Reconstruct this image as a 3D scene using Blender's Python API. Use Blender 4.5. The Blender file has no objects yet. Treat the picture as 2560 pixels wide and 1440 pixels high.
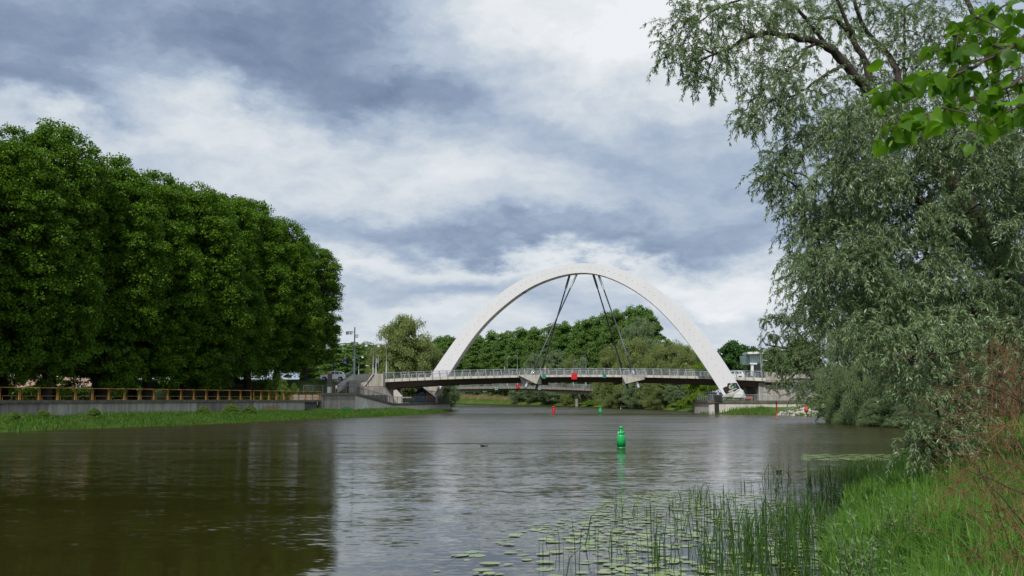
import bpy, math, random
import numpy as np
from mathutils import Vector, Matrix

random.seed(7)
rng = np.random.default_rng(7)
C = bpy.context.scene.collection
SC = bpy.context.scene

# ------------------------------------------------------------------ camera
F = 2489.0            # focal length in pixels of the 2560 px wide picture (35 mm lens)
EYE = 3.0
PITCH = math.atan(272.0 / F)
cam_d = bpy.data.cameras.new('camera')
cam_d.sensor_width = 36.0
cam_d.lens = 36.0 * F / 2560.0
cam_d.clip_start = 0.1
cam_d.clip_end = 9000
cam_d.dof.use_dof = True
cam_d.dof.focus_distance = 120
cam_d.dof.aperture_fstop = 9
cam = bpy.data.objects.new('camera', cam_d)
C.objects.link(cam)
cam.location = (0, 0, EYE)
cam.rotation_euler = (math.radians(90) + PITCH, 0, 0)
SC.camera = cam

# ------------------------------------------------------------------ light
SUN_DIR = Vector((-0.20, -0.62, 0.76)).normalized()
sun_d = bpy.data.lights.new('sun', 'SUN')
sun_d.energy = 2.9
sun_d.angle = math.radians(1.5)
sun_d.color = (1.0, 0.955, 0.88)
sun = bpy.data.objects.new('sun', sun_d)
C.objects.link(sun)
sun.rotation_euler = SUN_DIR.to_track_quat('Z', 'Y').to_euler()
sun.location = (-40, -30, 80)

SC.view_settings.view_transform = 'Standard'
SC.view_settings.look = 'None'
SC.view_settings.exposure = 0.22
SC.view_settings.gamma = 1.0
SC.view_settings.use_curve_mapping = False
SC.render.engine = 'CYCLES'
SC.cycles.max_bounces = 5
SC.cycles.diffuse_bounces = 2
SC.cycles.glossy_bounces = 3
SC.cycles.transmission_bounces = 3
SC.cycles.transparent_max_bounces = 4
SC.cycles.caustics_reflective = False
SC.cycles.caustics_refractive = False
SC.cycles.sample_clamp_indirect = 4.0
SC.cycles.use_denoising = True


def ray(px, py):
    u = (px - 1280.0) / F
    v = (720.0 - py) / F
    ca, sa = math.cos(PITCH), math.sin(PITCH)
    return Vector((u, ca - v * sa, sa + v * ca))


def P(px, py, D):
    d = ray(px, py)
    t = D / d.y
    return Vector((d.x * t, D, EYE + d.z * t))


def G(px, py, z=0.0):
    d = ray(px, py)
    t = (z - EYE) / d.z
    return Vector((d.x * t, d.y * t, z))


# ------------------------------------------------------------------ node helper
class N:
    def __init__(s, tree):
        s.t = tree

    def n(s, typ, **kw):
        nd = s.t.nodes.new(typ)
        for k, v in kw.items():
            if k == 'ins':
                for a, b in v.items():
                    if isinstance(b, bpy.types.NodeSocket):
                        s.t.links.new(b, nd.inputs[a])
                    else:
                        nd.inputs[a].default_value = b
            else:
                setattr(nd, k, v)
        return nd

    def m(s, op, a, b=None, c=None, clamp=False):
        nd = s.t.nodes.new('ShaderNodeMath')
        nd.operation = op
        nd.use_clamp = clamp
        for i, v in enumerate((a, b, c)):
            if v is None:
                continue
            if isinstance(v, bpy.types.NodeSocket):
                s.t.links.new(v, nd.inputs[i])
            else:
                nd.inputs[i].default_value = v
        return nd.outputs[0]

    def v(s, op, a, b=None):
        nd = s.t.nodes.new('ShaderNodeVectorMath')
        nd.operation = op
        for i, v in enumerate((a, b)):
            if v is None:
                continue
            if isinstance(v, bpy.types.NodeSocket):
                s.t.links.new(v, nd.inputs[i])
            else:
                nd.inputs[i].default_value = v
        return nd.outputs['Value'] if op in ('DOT_PRODUCT', 'LENGTH') else nd.outputs[0]

    def noise(s, vec, scale, detail=4, rough=0.5, dist=0.0):
        nd = s.n('ShaderNodeTexNoise', ins={'Scale': scale, 'Detail': detail, 'Roughness': rough, 'Distortion': dist})
        if vec is not None:
            s.t.links.new(vec, nd.inputs['Vector'])
        return nd

    def ramp(s, fac, stops, interp='LINEAR'):
        nd = s.t.nodes.new('ShaderNodeValToRGB')
        cr = nd.color_ramp
        cr.interpolation = interp
        while len(cr.elements) < len(stops):
            cr.elements.new(0.5)
        for e, (p, c) in zip(cr.elements, stops):
            e.position = p
            e.color = (c[0], c[1], c[2], 1)
        s.t.links.new(fac, nd.inputs[0])
        return nd.outputs[0]

    def mix(s, fac, a, b, mode='MIX'):
        nd = s.t.nodes.new('ShaderNodeMix')
        nd.data_type = 'RGBA'
        nd.blend_type = mode
        for i, v in ((0, fac), (6, a), (7, b)):
            if isinstance(v, bpy.types.NodeSocket):
                s.t.links.new(v, nd.inputs[i])
            else:
                if i and len(v) == 3:
                    v = (*v, 1)
                nd.inputs[i].default_value = v
        return nd.outputs[2]


# ------------------------------------------------------------------ sky
world = bpy.data.worlds.new('World')
SC.world = world
world.use_nodes = True
wt = world.node_tree
wt.nodes.clear()
w = N(wt)
tc = w.n('ShaderNodeTexCoord')
sky = w.n('ShaderNodeTexSky', sky_type='NISHITA', sun_disc=False)
sky.sun_elevation = math.asin(SUN_DIR.z)
sky.sun_rotation = math.atan2(SUN_DIR.x, SUN_DIR.y)
sep = w.n('ShaderNodeSeparateXYZ', ins={0: tc.outputs['Generated']})
az = w.m('ARCTAN2', sep.outputs[0], sep.outputs[1])
el = w.m('ARCSINE', sep.outputs[2])
ael = w.m('ABSOLUTE', el)
elk = w.m('POWER', w.m('ADD', ael, 0.02), 0.72)          # clouds flatten towards the horizon
cloud_co = w.n('ShaderNodeCombineXYZ', ins={0: az, 1: elk, 2: 0.0}).outputs[0]
pos = w.n('ShaderNodeCombineXYZ', ins={0: az, 1: ael, 2: 0.0}).outputs[0]
wv = w.v('MULTIPLY', cloud_co, (7.0, 12.0, 1.0))
warp = w.noise(wv, 1.0, 8, 0.62, 0.0)
wofs = w.v('MULTIPLY', w.v('SUBTRACT', warp.outputs['Color'], (0.5, 0.5, 0.5)), (0.20, 0.13, 0.0))
posw = w.v('ADD', pos, wofs)
# cloud masses: (px, py, rx, ry, amount) >0 dark undersides, <0 bright tops
MASSES = [
    (560, 40, 420, 110, 0.22), (760, 160, 300, 110, 0.38), (980, 235, 200, 64, 0.36), (60, 130, 300, 150, 0.36), (170, 230, 120, 60, 0.12),
    (130, 255, 130, 40, 0.16), (860, 20, 200, 70, 0.16),
    (430, 240, 180, 60, -0.28), (640, 335, 260, 50, -0.16), (800, 430, 420, 90, -0.16), (230, 330, 200, 40, -0.20), (330, 130, 120, 40, -0.12),
    (1330, 90, 300, 150, -0.30), (1640, 60, 200, 140, -0.30), (1900, 120, 260, 160, -0.20),
    (1180, 430, 330, 60, -0.08), (1400, 330, 240, 50, 0.08), (1700, 420, 240, 90, 0.20),
    (1600, 600, 400, 52, 0.34), (1180, 585, 330, 40, 0.20), (880, 555, 160, 30, 0.16), (2050, 500, 260, 90, 0.20),
    (1000, 650, 240, 30, -0.24), (1780, 705, 280, 46, -0.40), (1480, 655, 220, 16, -0.28), (1300, 640, 200, 20, -0.2),
    (1060, 715, 280, 26, 0.16), (1500, 755, 180, 30, 0.12), (1000, 795, 280, 30, -0.16), (1835, 762, 50, 26, -0.34), (1900, 850, 250, 40, -0.05), (1350, 830, 900, 80, -0.10),
]
dark = None
for (px, py, rx, ry, a) in MASSES:
    d = ray(px, py).normalized()
    caz, cel = math.atan2(d.x, d.y), math.asin(d.z)
    q = w.v('MULTIPLY', w.v('SUBTRACT', posw, (caz, cel, 0.0)), (F / rx, F / ry, 0.0))
    g = w.m('EXPONENT', w.m('MULTIPLY', w.v('DOT_PRODUCT', q, q), -0.8))
    dark = w.m('MULTIPLY_ADD', g, a, dark if dark is not None else 0.42)
wv2 = w.v('ADD', w.v('MULTIPLY', cloud_co, (5.0, 11.0, 1.0)), (3.1, 7.7, 0.0))
wv2 = w.v('ADD', wv2, w.v('MULTIPLY', warp.outputs['Color'], (0.9, 0.9, 0.0)))
f1 = w.noise(wv2, 1.0, 10, 0.56, 0.0)
wv3 = w.v('ADD', w.v('MULTIPLY', cloud_co, (15.0, 34.0, 1.0)), (1.7, 2.2, 0.0))
wv3 = w.v('ADD', wv3, w.v('MULTIPLY', warp.outputs['Color'], (2.2, 2.2, 0.0)))
f2 = w.noise(wv3, 1.0, 9, 0.6, 0.0)
dark = w.m('ADD', dark, w.m('MULTIPLY', w.m('SUBTRACT', f1.outputs['Fac'], 0.5), 0.85))
dark = w.m('ADD', dark, w.m('MULTIPLY', w.m('SUBTRACT', f2.outputs['Fac'], 0.5), 0.40))
f3 = w.noise(w.v('MULTIPLY', cloud_co, (48.0, 75.0, 1.0)), 1.0, 6, 0.6, 0.6)
dark = w.m('ADD', dark, w.m('MULTIPLY', w.m('SUBTRACT', f3.outputs['Fac'], 0.5), 0.12))
ccol = w.ramp(dark, [(0.0, (7.3, 7.5, 7.8)), (0.22, (5.9, 6.35, 6.75)), (0.42, (4.4, 5.05, 5.9)), (0.60, (3.2, 3.95, 5.1)),
                     (0.80, (2.1, 2.75, 3.9)), (1.0, (1.5, 2.0, 3.05))])
gap = w.m('SMOOTH_MIN', w.m('MULTIPLY', w.m('SUBTRACT', f2.outputs['Fac'], 0.62), 2.0, clamp=True), 0.5, 0.1)
gap = w.m('MULTIPLY', gap, 0.35)
final = w.mix(gap, ccol, sky.outputs[0])
bg = w.n('ShaderNodeBackground', ins={'Color': final, 'Strength': 0.1})
out = w.n('ShaderNodeOutputWorld', ins={'Surface': bg.outputs[0]})
world.cycles.sampling_method = 'MANUAL'
world.cycles.sample_map_resolution = 512


# ------------------------------------------------------------------ materials
def new_mat(name):
    m = bpy.data.materials.new(name)
    m.use_nodes = True
    m.node_tree.nodes.clear()
    return m, N(m.node_tree)


def mat(name, col, rough=0.7, var=0.15, scale=1.2, metal=0.0, bump=0.0, bscale=12.0, streak=0.0, spec=0.5, coord='Object', dirt=None):
    m, n = new_mat(name)
    t = n.n('ShaderNodeTexCoord')
    oc = t.outputs[coord]
    nz = n.noise(oc, scale, 6, 0.6)
    a = tuple(c * (1 - var) for c in col)
    b = tuple(min(1, c * (1 + var)) for c in col)
    c = n.ramp(nz.outputs['Fac'], [(0.3, a), (0.7, b)])
    if streak > 0:
        sv = n.v('MULTIPLY', oc, (2.2, 2.2, 0.16))
        sn = n.noise(sv, 1.0, 5, 0.65)
        sf = n.ramp(sn.outputs['Fac'], [(0.42, (0, 0, 0)), (0.66, (1, 1, 1))])
        d = dirt or tuple(x * 0.35 for x in col)
        fx = n.m('MULTIPLY', sf, streak)
        c = n.mix(fx, c, d)
    bs = n.n('ShaderNodeBsdfPrincipled', ins={'Base Color': c, 'Roughness': rough, 'Metallic': metal, 'Specular IOR Level': spec})
    if bump > 0:
        bn = n.noise(oc, bscale, 5, 0.6)
        bp = n.n('ShaderNodeBump', ins={'Strength': bump, 'Distance': 0.05, 'Height': bn.outputs['Fac']})
        n.t.links.new(bp.outputs[0], bs.inputs['Normal'])
    n.n('ShaderNodeOutputMaterial', ins={'Surface': bs.outputs[0]})
    return m


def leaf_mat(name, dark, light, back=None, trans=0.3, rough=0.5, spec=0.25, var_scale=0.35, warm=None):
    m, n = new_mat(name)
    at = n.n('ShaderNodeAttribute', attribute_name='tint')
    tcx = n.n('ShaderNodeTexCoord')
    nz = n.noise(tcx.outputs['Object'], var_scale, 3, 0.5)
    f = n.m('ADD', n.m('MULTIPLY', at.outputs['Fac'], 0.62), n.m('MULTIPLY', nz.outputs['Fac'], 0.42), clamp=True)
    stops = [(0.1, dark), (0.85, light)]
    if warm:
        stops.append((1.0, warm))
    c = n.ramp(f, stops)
    if back:
        geo = n.n('ShaderNodeNewGeometry')
        c = n.mix(geo.outputs['Backfacing'], c, n.mix(0.6, c, back))
    bs = n.n('ShaderNodeBsdfPrincipled', ins={'Base Color': c, 'Roughness': rough, 'Specular IOR Level': spec})
    tr = n.n('ShaderNodeBsdfTranslucent', ins={'Color': n.mix(0.5, c, (light[0] * 1.25, light[1] * 1.35, light[2] * 0.5))})
    mx = n.n('ShaderNodeMixShader', ins={0: trans, 1: bs.outputs[0], 2: tr.outputs[0]})
    n.n('ShaderNodeOutputMaterial', ins={'Surface': mx.outputs[0]})
    return m


M = {}
M['lime'] = leaf_mat('lime_leaf', (0.018, 0.058, 0.002), (0.125, 0.245, 0.008), trans=0.25)
M['poplar'] = leaf_mat('poplar_leaf', (0.055, 0.12, 0.022), (0.15, 0.26, 0.052), trans=0.25)
M['willow_far'] = leaf_mat('olive_willow_leaf', (0.11, 0.155, 0.045), (0.25, 0.3, 0.1), trans=0.25)
M['willow_grey'] = leaf_mat('grey_willow_leaf', (0.085, 0.135, 0.055), (0.21, 0.285, 0.14), trans=0.2)
M['willow_mid'] = leaf_mat('bank_willow_leaf', (0.066, 0.115, 0.038), (0.215, 0.295, 0.115), back=(0.20, 0.26, 0.19), trans=0.22)
M['maple'] = leaf_mat('maple_leaf', (0.02, 0.065, 0.014), (0.06, 0.145, 0.026), trans=0.25)
M['bush'] = leaf_mat('bush_leaf', (0.07, 0.13, 0.022), (0.17, 0.27, 0.05), trans=0.3)
M['bush_bright'] = leaf_mat('bright_bush_leaf', (0.07, 0.14, 0.012), (0.20, 0.30, 0.03), trans=0.3)
M['willow_near'] = leaf_mat('silver_willow_leaf', (0.07, 0.125, 0.042), (0.255, 0.35, 0.15), back=(0.23, 0.30, 0.20), trans=0.22, rough=0.38, spec=0.45, var_scale=0.5)
M['linden'] = leaf_mat('linden_leaf', (0.022, 0.075, 0.006), (0.15, 0.31, 0.018), trans=0.5, rough=0.4, spec=0.3, var_scale=6.0)
M['bract'] = leaf_mat('linden_bract', (0.14, 0.24, 0.04), (0.26, 0.38, 0.07), trans=0.45)
M['grass'] = leaf_mat('bank_grass', (0.034, 0.095, 0.011), (0.165, 0.32, 0.052), trans=0.3, rough=0.4, spec=0.35, var_scale=0.6)
M['grass_far'] = leaf_mat('far_grass', (0.032, 0.09, 0.01), (0.1, 0.2, 0.024), trans=0.3, var_scale=0.25)
M['reed'] = leaf_mat('reed_blade', (0.018, 0.052, 0.012), (0.075, 0.15, 0.032), trans=0.25, rough=0.4)
M['reed_dry'] = leaf_mat('dry_reed', (0.16, 0.14, 0.06), (0.36, 0.31, 0.15), trans=0.2, var_scale=0.1)
M['sapling'] = leaf_mat('sapling_leaf', (0.075, 0.16, 0.04), (0.18, 0.3, 0.095), back=(0.22, 0.30, 0.20), trans=0.3)
M['bark'] = mat('willow_bark', (0.045, 0.034, 0.026), 0.9, 0.35, 3.0, bump=0.8, bscale=14)
M['bark_far'] = mat('far_bark', (0.030, 0.024, 0.018), 0.9, 0.3, 2.0)
M['twig'] = mat('red_brown_twig', (0.175, 0.080, 0.035), 0.75, 0.35, 4.0)
M['twig_dark'] = mat('dark_twig', (0.060, 0.042, 0.030), 0.85, 0.3, 4.0)
M['white_paint'] = mat('white_arch_paint', (0.76, 0.76, 0.775), 0.45, 0.02, 0.3, streak=0.14, dirt=(0.5, 0.5, 0.48))
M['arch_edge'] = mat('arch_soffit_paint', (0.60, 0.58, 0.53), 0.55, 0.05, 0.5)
M['conc'] = mat('concrete', (0.42, 0.39, 0.34), 0.85, 0.18, 0.5, bump=0.25, streak=0.60, dirt=(0.12, 0.105, 0.085))
M['conc_light'] = mat('light_concrete', (0.60, 0.565, 0.50), 0.85, 0.10, 0.4, bump=0.2, streak=0.40, dirt=(0.24, 0.21, 0.17))
M['conc_dark'] = mat('weathered_concrete', (0.27, 0.245, 0.22), 0.9, 0.2, 0.6, bump=0.3, streak=0.6, dirt=(0.06, 0.055, 0.05))
M['cap'] = mat('mossy_concrete_cap', (0.13, 0.115, 0.09), 0.95, 0.35, 1.4, bump=0.4, streak=0.4, dirt=(0.045, 0.04, 0.03))
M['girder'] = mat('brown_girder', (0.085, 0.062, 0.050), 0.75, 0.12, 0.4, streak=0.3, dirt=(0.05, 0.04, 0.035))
M['steel'] = mat('galvanised_steel', (0.34, 0.36, 0.39), 0.45, 0.08, 1.0, metal=0.35)
M['steel_dark'] = mat('dark_steel', (0.10, 0.11, 0.13), 0.45, 0.1, 1.0, metal=0.3)
M['cable'] = mat('black_cable', (0.014, 0.015, 0.02), 0.4, 0.1, 1.0)
M['cable_grey'] = mat('grey_cable', (0.07, 0.072, 0.09), 0.4, 0.1, 1.0)
M['yellow'] = mat('ochre_rail_paint', (0.30, 0.145, 0.020), 0.6, 0.18, 1.5, bump=0.1, streak=0.25, dirt=(0.16, 0.07, 0.02))
M['red'] = mat('red_paint', (0.62, 0.012, 0.018), 0.4, 0.06, 2.0)
M['red_post'] = mat('faded_red_paint', (0.52, 0.06, 0.04), 0.6, 0.15, 2.0)
M['green'] = mat('green_buoy_paint', (0.008, 0.42, 0.10), 0.42, 0.08, 2.5, streak=0.15, dirt=(0.03, 0.2, 0.06))
M['green_wet'] = mat('wet_green_paint', (0.006, 0.20, 0.05), 0.3, 0.2, 3.0)
M['teal'] = mat('teal_sign', (0.012, 0.20, 0.15), 0.5, 0.05)
M['white'] = mat('white', (0.78, 0.78, 0.77), 0.5, 0.03)
M['car_white'] = mat('car_paint_white', (0.78, 0.79, 0.80), 0.25, 0.01)
M['car_grey'] = mat('car_paint_grey', (0.22, 0.25, 0.30), 0.25, 0.01, metal=0.4)
M['glass'] = mat('dark_glass', (0.03, 0.04, 0.05), 0.08, 0.05, spec=0.8)
M['glass_light'] = mat('pale_glass', (0.40, 0.52, 0.55), 0.12, 0.1, 0.3, spec=0.8)
M['black'] = mat('black', (0.014, 0.014, 0.016), 0.6, 0.2)
M['rubber'] = mat('rubber', (0.02, 0.02, 0.02), 0.85, 0.1)
M['asphalt'] = mat('asphalt', (0.055, 0.055, 0.058), 0.95, 0.15, 2.0, bump=0.2)
M['paving'] = mat('paving', (0.24, 0.215, 0.19), 0.9, 0.15, 1.2, bump=0.2)
M['blue_sign'] = mat('blue_sign', (0.02, 0.07, 0.36), 0.5, 0.03)
M['skin'] = mat('skin', (0.42, 0.26, 0.19), 0.6, 0.05)
M['pink_wall'] = mat('pink_render', (0.50, 0.34, 0.27), 0.9, 0.06, 0.2)
M['roof'] = mat('dark_roof', (0.12, 0.085, 0.075), 0.8, 0.1)
M['rock'] = mat('pale_stone', (0.42, 0.38, 0.35), 0.9, 0.3, 2.5, bump=0.5)
for k, c in dict(g_blue=(0.07, 0.34, 0.6), g_navy=(0.03, 0.06, 0.16), g_yellow=(0.75, 0.55, 0.06), g_orange=(0.78, 0.24, 0.04), g_pink=(0.50, 0.11, 0.20),
                 g_cream=(0.46, 0.46, 0.33), g_grey=(0.5, 0.52, 0.48), g_green=(0.04, 0.22, 0.13), g_maroon=(0.24, 0.05, 0.04), g_white=(0.66, 0.66, 0.63),
                 g_teal=(0.06, 0.38, 0.30), g_purple=(0.12, 0.06, 0.16), g_rust=(0.40, 0.10, 0.07)).items():
    M[k] = mat('spray_' + k[2:], c, 0.7, 0.18, 3.0)

# water
m, n = new_mat('river_water')
t = n.n('ShaderNodeTexCoord')
geo = n.n('ShaderNodeNewGeometry')
pv = geo.outputs['Position']
slow = n.noise(n.v('MULTIPLY', pv, (0.035, 0.30, 0.0)), 1.0, 6, 0.66, 0.4)                 # calm lanes and rippled lanes
amp = n.ramp(slow.outputs['Fac'], [(0.34, (0.22, 0.22, 0.22)), (0.44, (0.7, 0.7, 0.7)), (0.56, (1, 1, 1))])
r1 = n.noise(n.v('MULTIPLY', pv, (0.45, 1.5, 0.0)), 1.0, 3, 0.55, 0.4)
r2 = n.noise(n.v('MULTIPLY', pv, (2.6, 9.0, 0.0)), 1.0, 4, 0.6, 0.2)
r3 = n.noise(n.v('MULTIPLY', pv, (0.07, 0.30, 0.0)), 1.0, 2, 0.5, 0.5)
def slope(nz, ax, ay):
    return n.v('MULTIPLY', n.v('SUBTRACT', nz.outputs['Color'], (0.5, 0.5, 0.5)), (ax, ay, 0.0))
sl_ = n.v('ADD', slope(r1, 0.03, 0.12), slope(r2, 0.08, 0.34))
sl_ = n.v('MULTIPLY', sl_, amp)
sl_ = n.v('ADD', sl_, slope(r3, 0.015, 0.05))
nrm_ = n.v('NORMALIZE', n.v('ADD', sl_, (0.0, 0.0, 1.0)))
sepw = n.n('ShaderNodeSeparateXYZ', ins={0: pv})
wind = n.m('ADD', n.m('MULTIPLY', n.m('SUBTRACT', sepw.outputs[1], 30.0), 1.0 / 70.0, clamp=True), 0.0)
amps = n.n('ShaderNodeSeparateColor', ins={0: amp})
rg = n.m('ADD', 0.03, n.m('MULTIPLY', amps.outputs[0], n.m('ADD', 0.03, n.m('MULTIPLY', wind, 0.25))))
mud = n.noise(n.v('MULTIPLY', pv, (0.05, 0.05, 0.0)), 1.0, 3)
wc = n.ramp(mud.outputs['Fac'], [(0.3, (0.025, 0.021, 0.0050)), (0.7, (0.034, 0.028, 0.0080))])
bs = n.n('ShaderNodeBsdfPrincipled', ins={'Base Color': wc, 'Roughness': rg, 'IOR': 1.42, 'Normal': nrm_})
n.n('ShaderNodeOutputMaterial', ins={'Surface': bs.outputs[0]})
M['water'] = m

# ground
m, n = new_mat('ground_turf')
geo = n.n('ShaderNodeNewGeometry')
nz = n.noise(geo.outputs['Position'], 0.09, 6, 0.6)
nz2 = n.noise(geo.outputs['Position'], 2.2, 5, 0.65)
c = n.ramp(nz.outputs['Fac'], [(0.3, (0.042, 0.080, 0.012)), (0.55, (0.085, 0.130, 0.022)), (0.75, (0.150, 0.165, 0.045))])
c = n.mix(n.m('MULTIPLY', nz2.outputs['Fac'], 0.5), c, (0.05, 0.07, 0.02))
bs = n.n('ShaderNodeBsdfPrincipled', ins={'Base Color': c, 'Roughness': 0.95, 'Specular IOR Level': 0.1})
bp = n.n('ShaderNodeBump', ins={'Strength': 0.6, 'Distance': 0.1, 'Height': nz2.outputs['Fac']})
n.t.links.new(bp.outputs[0], bs.inputs['Normal'])
n.n('ShaderNodeOutputMaterial', ins={'Surface': bs.outputs[0]})
M['ground'] = m


# ------------------------------------------------------------------ object helpers
ORD = ['first', 'second', 'third', 'fourth', 'fifth', 'sixth', 'seventh', 'eighth', 'ninth', 'tenth', 'eleventh', 'twelfth', 'thirteenth', 'fourteenth', 'fifteenth', 'sixteenth', 'last']
def tag(o, label=None, cat=None, group=None, kind=None):
    if label: o['label'] = label
    if cat: o['category'] = cat
    if group: o['group'] = group
    if kind: o['kind'] = kind
    return o


def thing(name, label, cat, loc=(0, 0, 0), rz=0.0, group=None):
    o = bpy.data.objects.new(name, None)
    o.empty_display_size = 0.3
    C.objects.link(o)
    o.location = loc
    o.rotation_euler = (0, 0, rz)
    return tag(o, label, cat, group)


def kids(o):
    return [c for c in KIDS.get(o.name, [])]


KIDS = {}


def adopt(child, parent):
    child.parent = parent
    KIDS.setdefault(parent.name, []).append(child)


def root_loc(p):
    while p.parent:
        p = p.parent
    return np.array(p.location)


def copy_thing(o, parent=None, loc=None, rz=None, scale=None, label=None, group=None, cat=None):
    c = o.copy()
    C.objects.link(c)
    if parent is not None:
        adopt(c, parent)
    for ch in kids(o):
        copy_thing(ch, c)
    if loc is not None: c.location = loc
    if rz is not None: c.rotation_euler = (0, 0, rz)
    if scale is not None: c.scale = scale
    if label: c['label'] = label
    if group: c['group'] = group
    if cat: c['category'] = cat
    return c


def np_mesh(name, V, faces, material, tint=None, smooth=False, mats=None, midx=None):
    """faces: (n,k) int array, all the same size."""
    V = np.asarray(V, dtype=np.float32)
    faces = np.asarray(faces, dtype=np.int32)
    me = bpy.data.meshes.new(name)
    nf, k = faces.shape
    me.vertices.add(len(V))
    me.vertices.foreach_set('co', V.ravel())
    me.loops.add(nf * k)
    me.loops.foreach_set('vertex_index', faces.ravel())
    me.polygons.add(nf)
    me.polygons.foreach_set('loop_start', np.arange(0, nf * k, k, dtype=np.int32))
    me.polygons.foreach_set('loop_total', np.full(nf, k, dtype=np.int32))
    if smooth:
        me.polygons.foreach_set('use_smooth', np.ones(nf, dtype=bool))
    me.update(calc_edges=True)
    if tint is not None:
        at = me.attributes.new('tint', 'FLOAT', 'FACE')
        at.data.foreach_set('value', np.asarray(tint, dtype=np.float32))
    me.materials.append(material)
    return me


def link(name, me, parent=None, loc=None):
    o = bpy.data.objects.new(name, me)
    C.objects.link(o)
    if parent is not None:
        adopt(o, parent)
    if loc is not None:
        o.location = loc
    return o


class MB:
    """collects shapes in world (or thing-local) coordinates and links them as one mesh"""

    def __init__(s):
        s.v, s.f, s.mi, s.mats, s.sm = [], [], [], [], []

    def _m(s, material):
        if material not in s.mats:
            s.mats.append(material)
        return s.mats.index(material)

    def add(s, verts, faces, material, smooth=False):
        b = len(s.v)
        s.v += [tuple(x) for x in verts]
        i = s._m(material)
        for f in faces:
            s.f.append(tuple(b + q for q in f))
            s.mi.append(i)
            s.sm.append(smooth)
        return s

    def box(s, c, size, material, rz=0.0):
        x, y, z = (q / 2 for q in size)
        R = Matrix.Rotation(rz, 3, 'Z')
        vs = [Vector(c) + R @ Vector((a * x, b * y, d * z)) for a, b, d in
              ((-1, -1, -1), (1, -1, -1), (1, 1, -1), (-1, 1, -1), (-1, -1, 1), (1, -1, 1), (1, 1, 1), (-1, 1, 1))]
        return s.add(vs, [(0, 3, 2, 1), (4, 5, 6, 7), (0, 1, 5, 4), (1, 2, 6, 5), (2, 3, 7, 6), (3, 0, 4, 7)], material)

    def beam(s, a, b, wd, ht, material, up=(0, 0, 1)):
        a, b = Vector(a), Vector(b)
        d = (b - a).normalized()
        u = Vector(up)
        if abs(d.dot(u)) > 0.98:
            u = Vector((0, 1, 0))
        sd = d.cross(u).normalized() * wd / 2
        u = sd.cross(d).normalized() * ht / 2
        vs = [a - sd - u, a + sd - u, a + sd + u, a - sd + u, b - sd - u, b + sd - u, b + sd + u, b - sd + u]
        return s.add(vs, [(0, 3, 2, 1), (4, 5, 6, 7), (0, 1, 5, 4), (1, 2, 6, 5), (2, 3, 7, 6), (3, 0, 4, 7)], material)

    def tube(s, pts, rad, material, sides=6, cap=True):
        pts = [Vector(p) for p in pts]
        if not hasattr(rad, '__len__'):
            rad = [rad] * len(pts)
        vs, fs = [], []
        for i, p in enumerate(pts):
            d = (pts[min(i + 1, len(pts) - 1)] - pts[max(i - 1, 0)]).normalized()
            u = Vector((0, 0, 1)) if abs(d.z) < 0.9 else Vector((1, 0, 0))
            a = d.cross(u).normalized()
            b = a.cross(d).normalized()
            for k in range(sides):
                t_ = 2 * math.pi * k / sides
                vs.append(p + (a * math.cos(t_) + b * math.sin(t_)) * rad[i])
        for i in range(len(pts) - 1):
            for k in range(sides):
                k2 = (k + 1) % sides
                fs.append((i * sides + k, i * sides + k2, (i + 1) * sides + k2, (i + 1) * sides + k))
        if cap:
            fs.append(tuple(range(sides)))
            fs.append(tuple((len(pts) - 1) * sides + k for k in reversed(range(sides))))
        return s.add(vs, fs, material, True)

    def lathe(s, c, prof, material, sides=20):
        c = Vector(c)
        vs, fs = [], []
        for (r, z) in prof:
            for k in range(sides):
                t_ = 2 * math.pi * k / sides
                vs.append(c + Vector((r * math.cos(t_), r * math.sin(t_), z)))
        for i in range(len(prof) - 1):
            for k in range(sides):
                k2 = (k + 1) % sides
                fs.append((i * sides + k, i * sides + k2, (i + 1) * sides + k2, (i + 1) * sides + k))
        fs.append(tuple(reversed(range(sides))))
        fs.append(tuple((len(prof) - 1) * sides + k for k in range(sides)))
        return s.add(vs, fs, material, True)

    def extrude(s, poly, vec, material):
        """closed polygon of 3D points swept along vec"""
        poly = [Vector(p) for p in poly]
        vec = Vector(vec)
        k = len(poly)
        nrm = Vector((0, 0, 0))
        for i in range(k):
            nrm += (poly[i] - poly[0]).cross(poly[(i + 1) % k] - poly[0])
        if nrm.dot(vec) > 0:
            poly = poly[::-1]
        vs = poly + [p + vec for p in poly]
        fs = [tuple(range(k)), tuple(reversed(range(k, 2 * k)))]
        for i in range(k):
            j = (i + 1) % k
            fs.append((i, i + k, j + k, j))
        return s.add(vs, fs, material)

    def prism(s, xy, z0, z1, material):
        return s.extrude([(x, y, z0) for x, y in xy], (0, 0, z1 - z0), material)

    def build(s, name, parent=None, label=None, cat=None, group=None, kind=None, world=True, loc=None):
        me = bpy.data.meshes.new(name)
        off = root_loc(parent) if (parent is not None and world) else np.zeros(3)
        if loc is not None:
            off = np.array(loc, dtype=float)
        me.from_pydata([(a - off[0], b - off[1], c_ - off[2]) for a, b, c_ in s.v], [], s.f)
        for m_ in s.mats:
            me.materials.append(m_)
        me.polygons.foreach_set('material_index', s.mi)
        me.polygons.foreach_set('use_smooth', s.sm)
        me.update()
        o = link(name, me, parent)
        if loc is not None:
            o.location = loc
        return tag(o, label, cat, group, kind)


def pxslab(mb, pts, D, thick, material):
    """a wall with this face outline standing at distance D, thick metres deep"""
    mb.extrude([P(x, y, D) for x, y in pts], (0, thick, 0), material)


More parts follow.
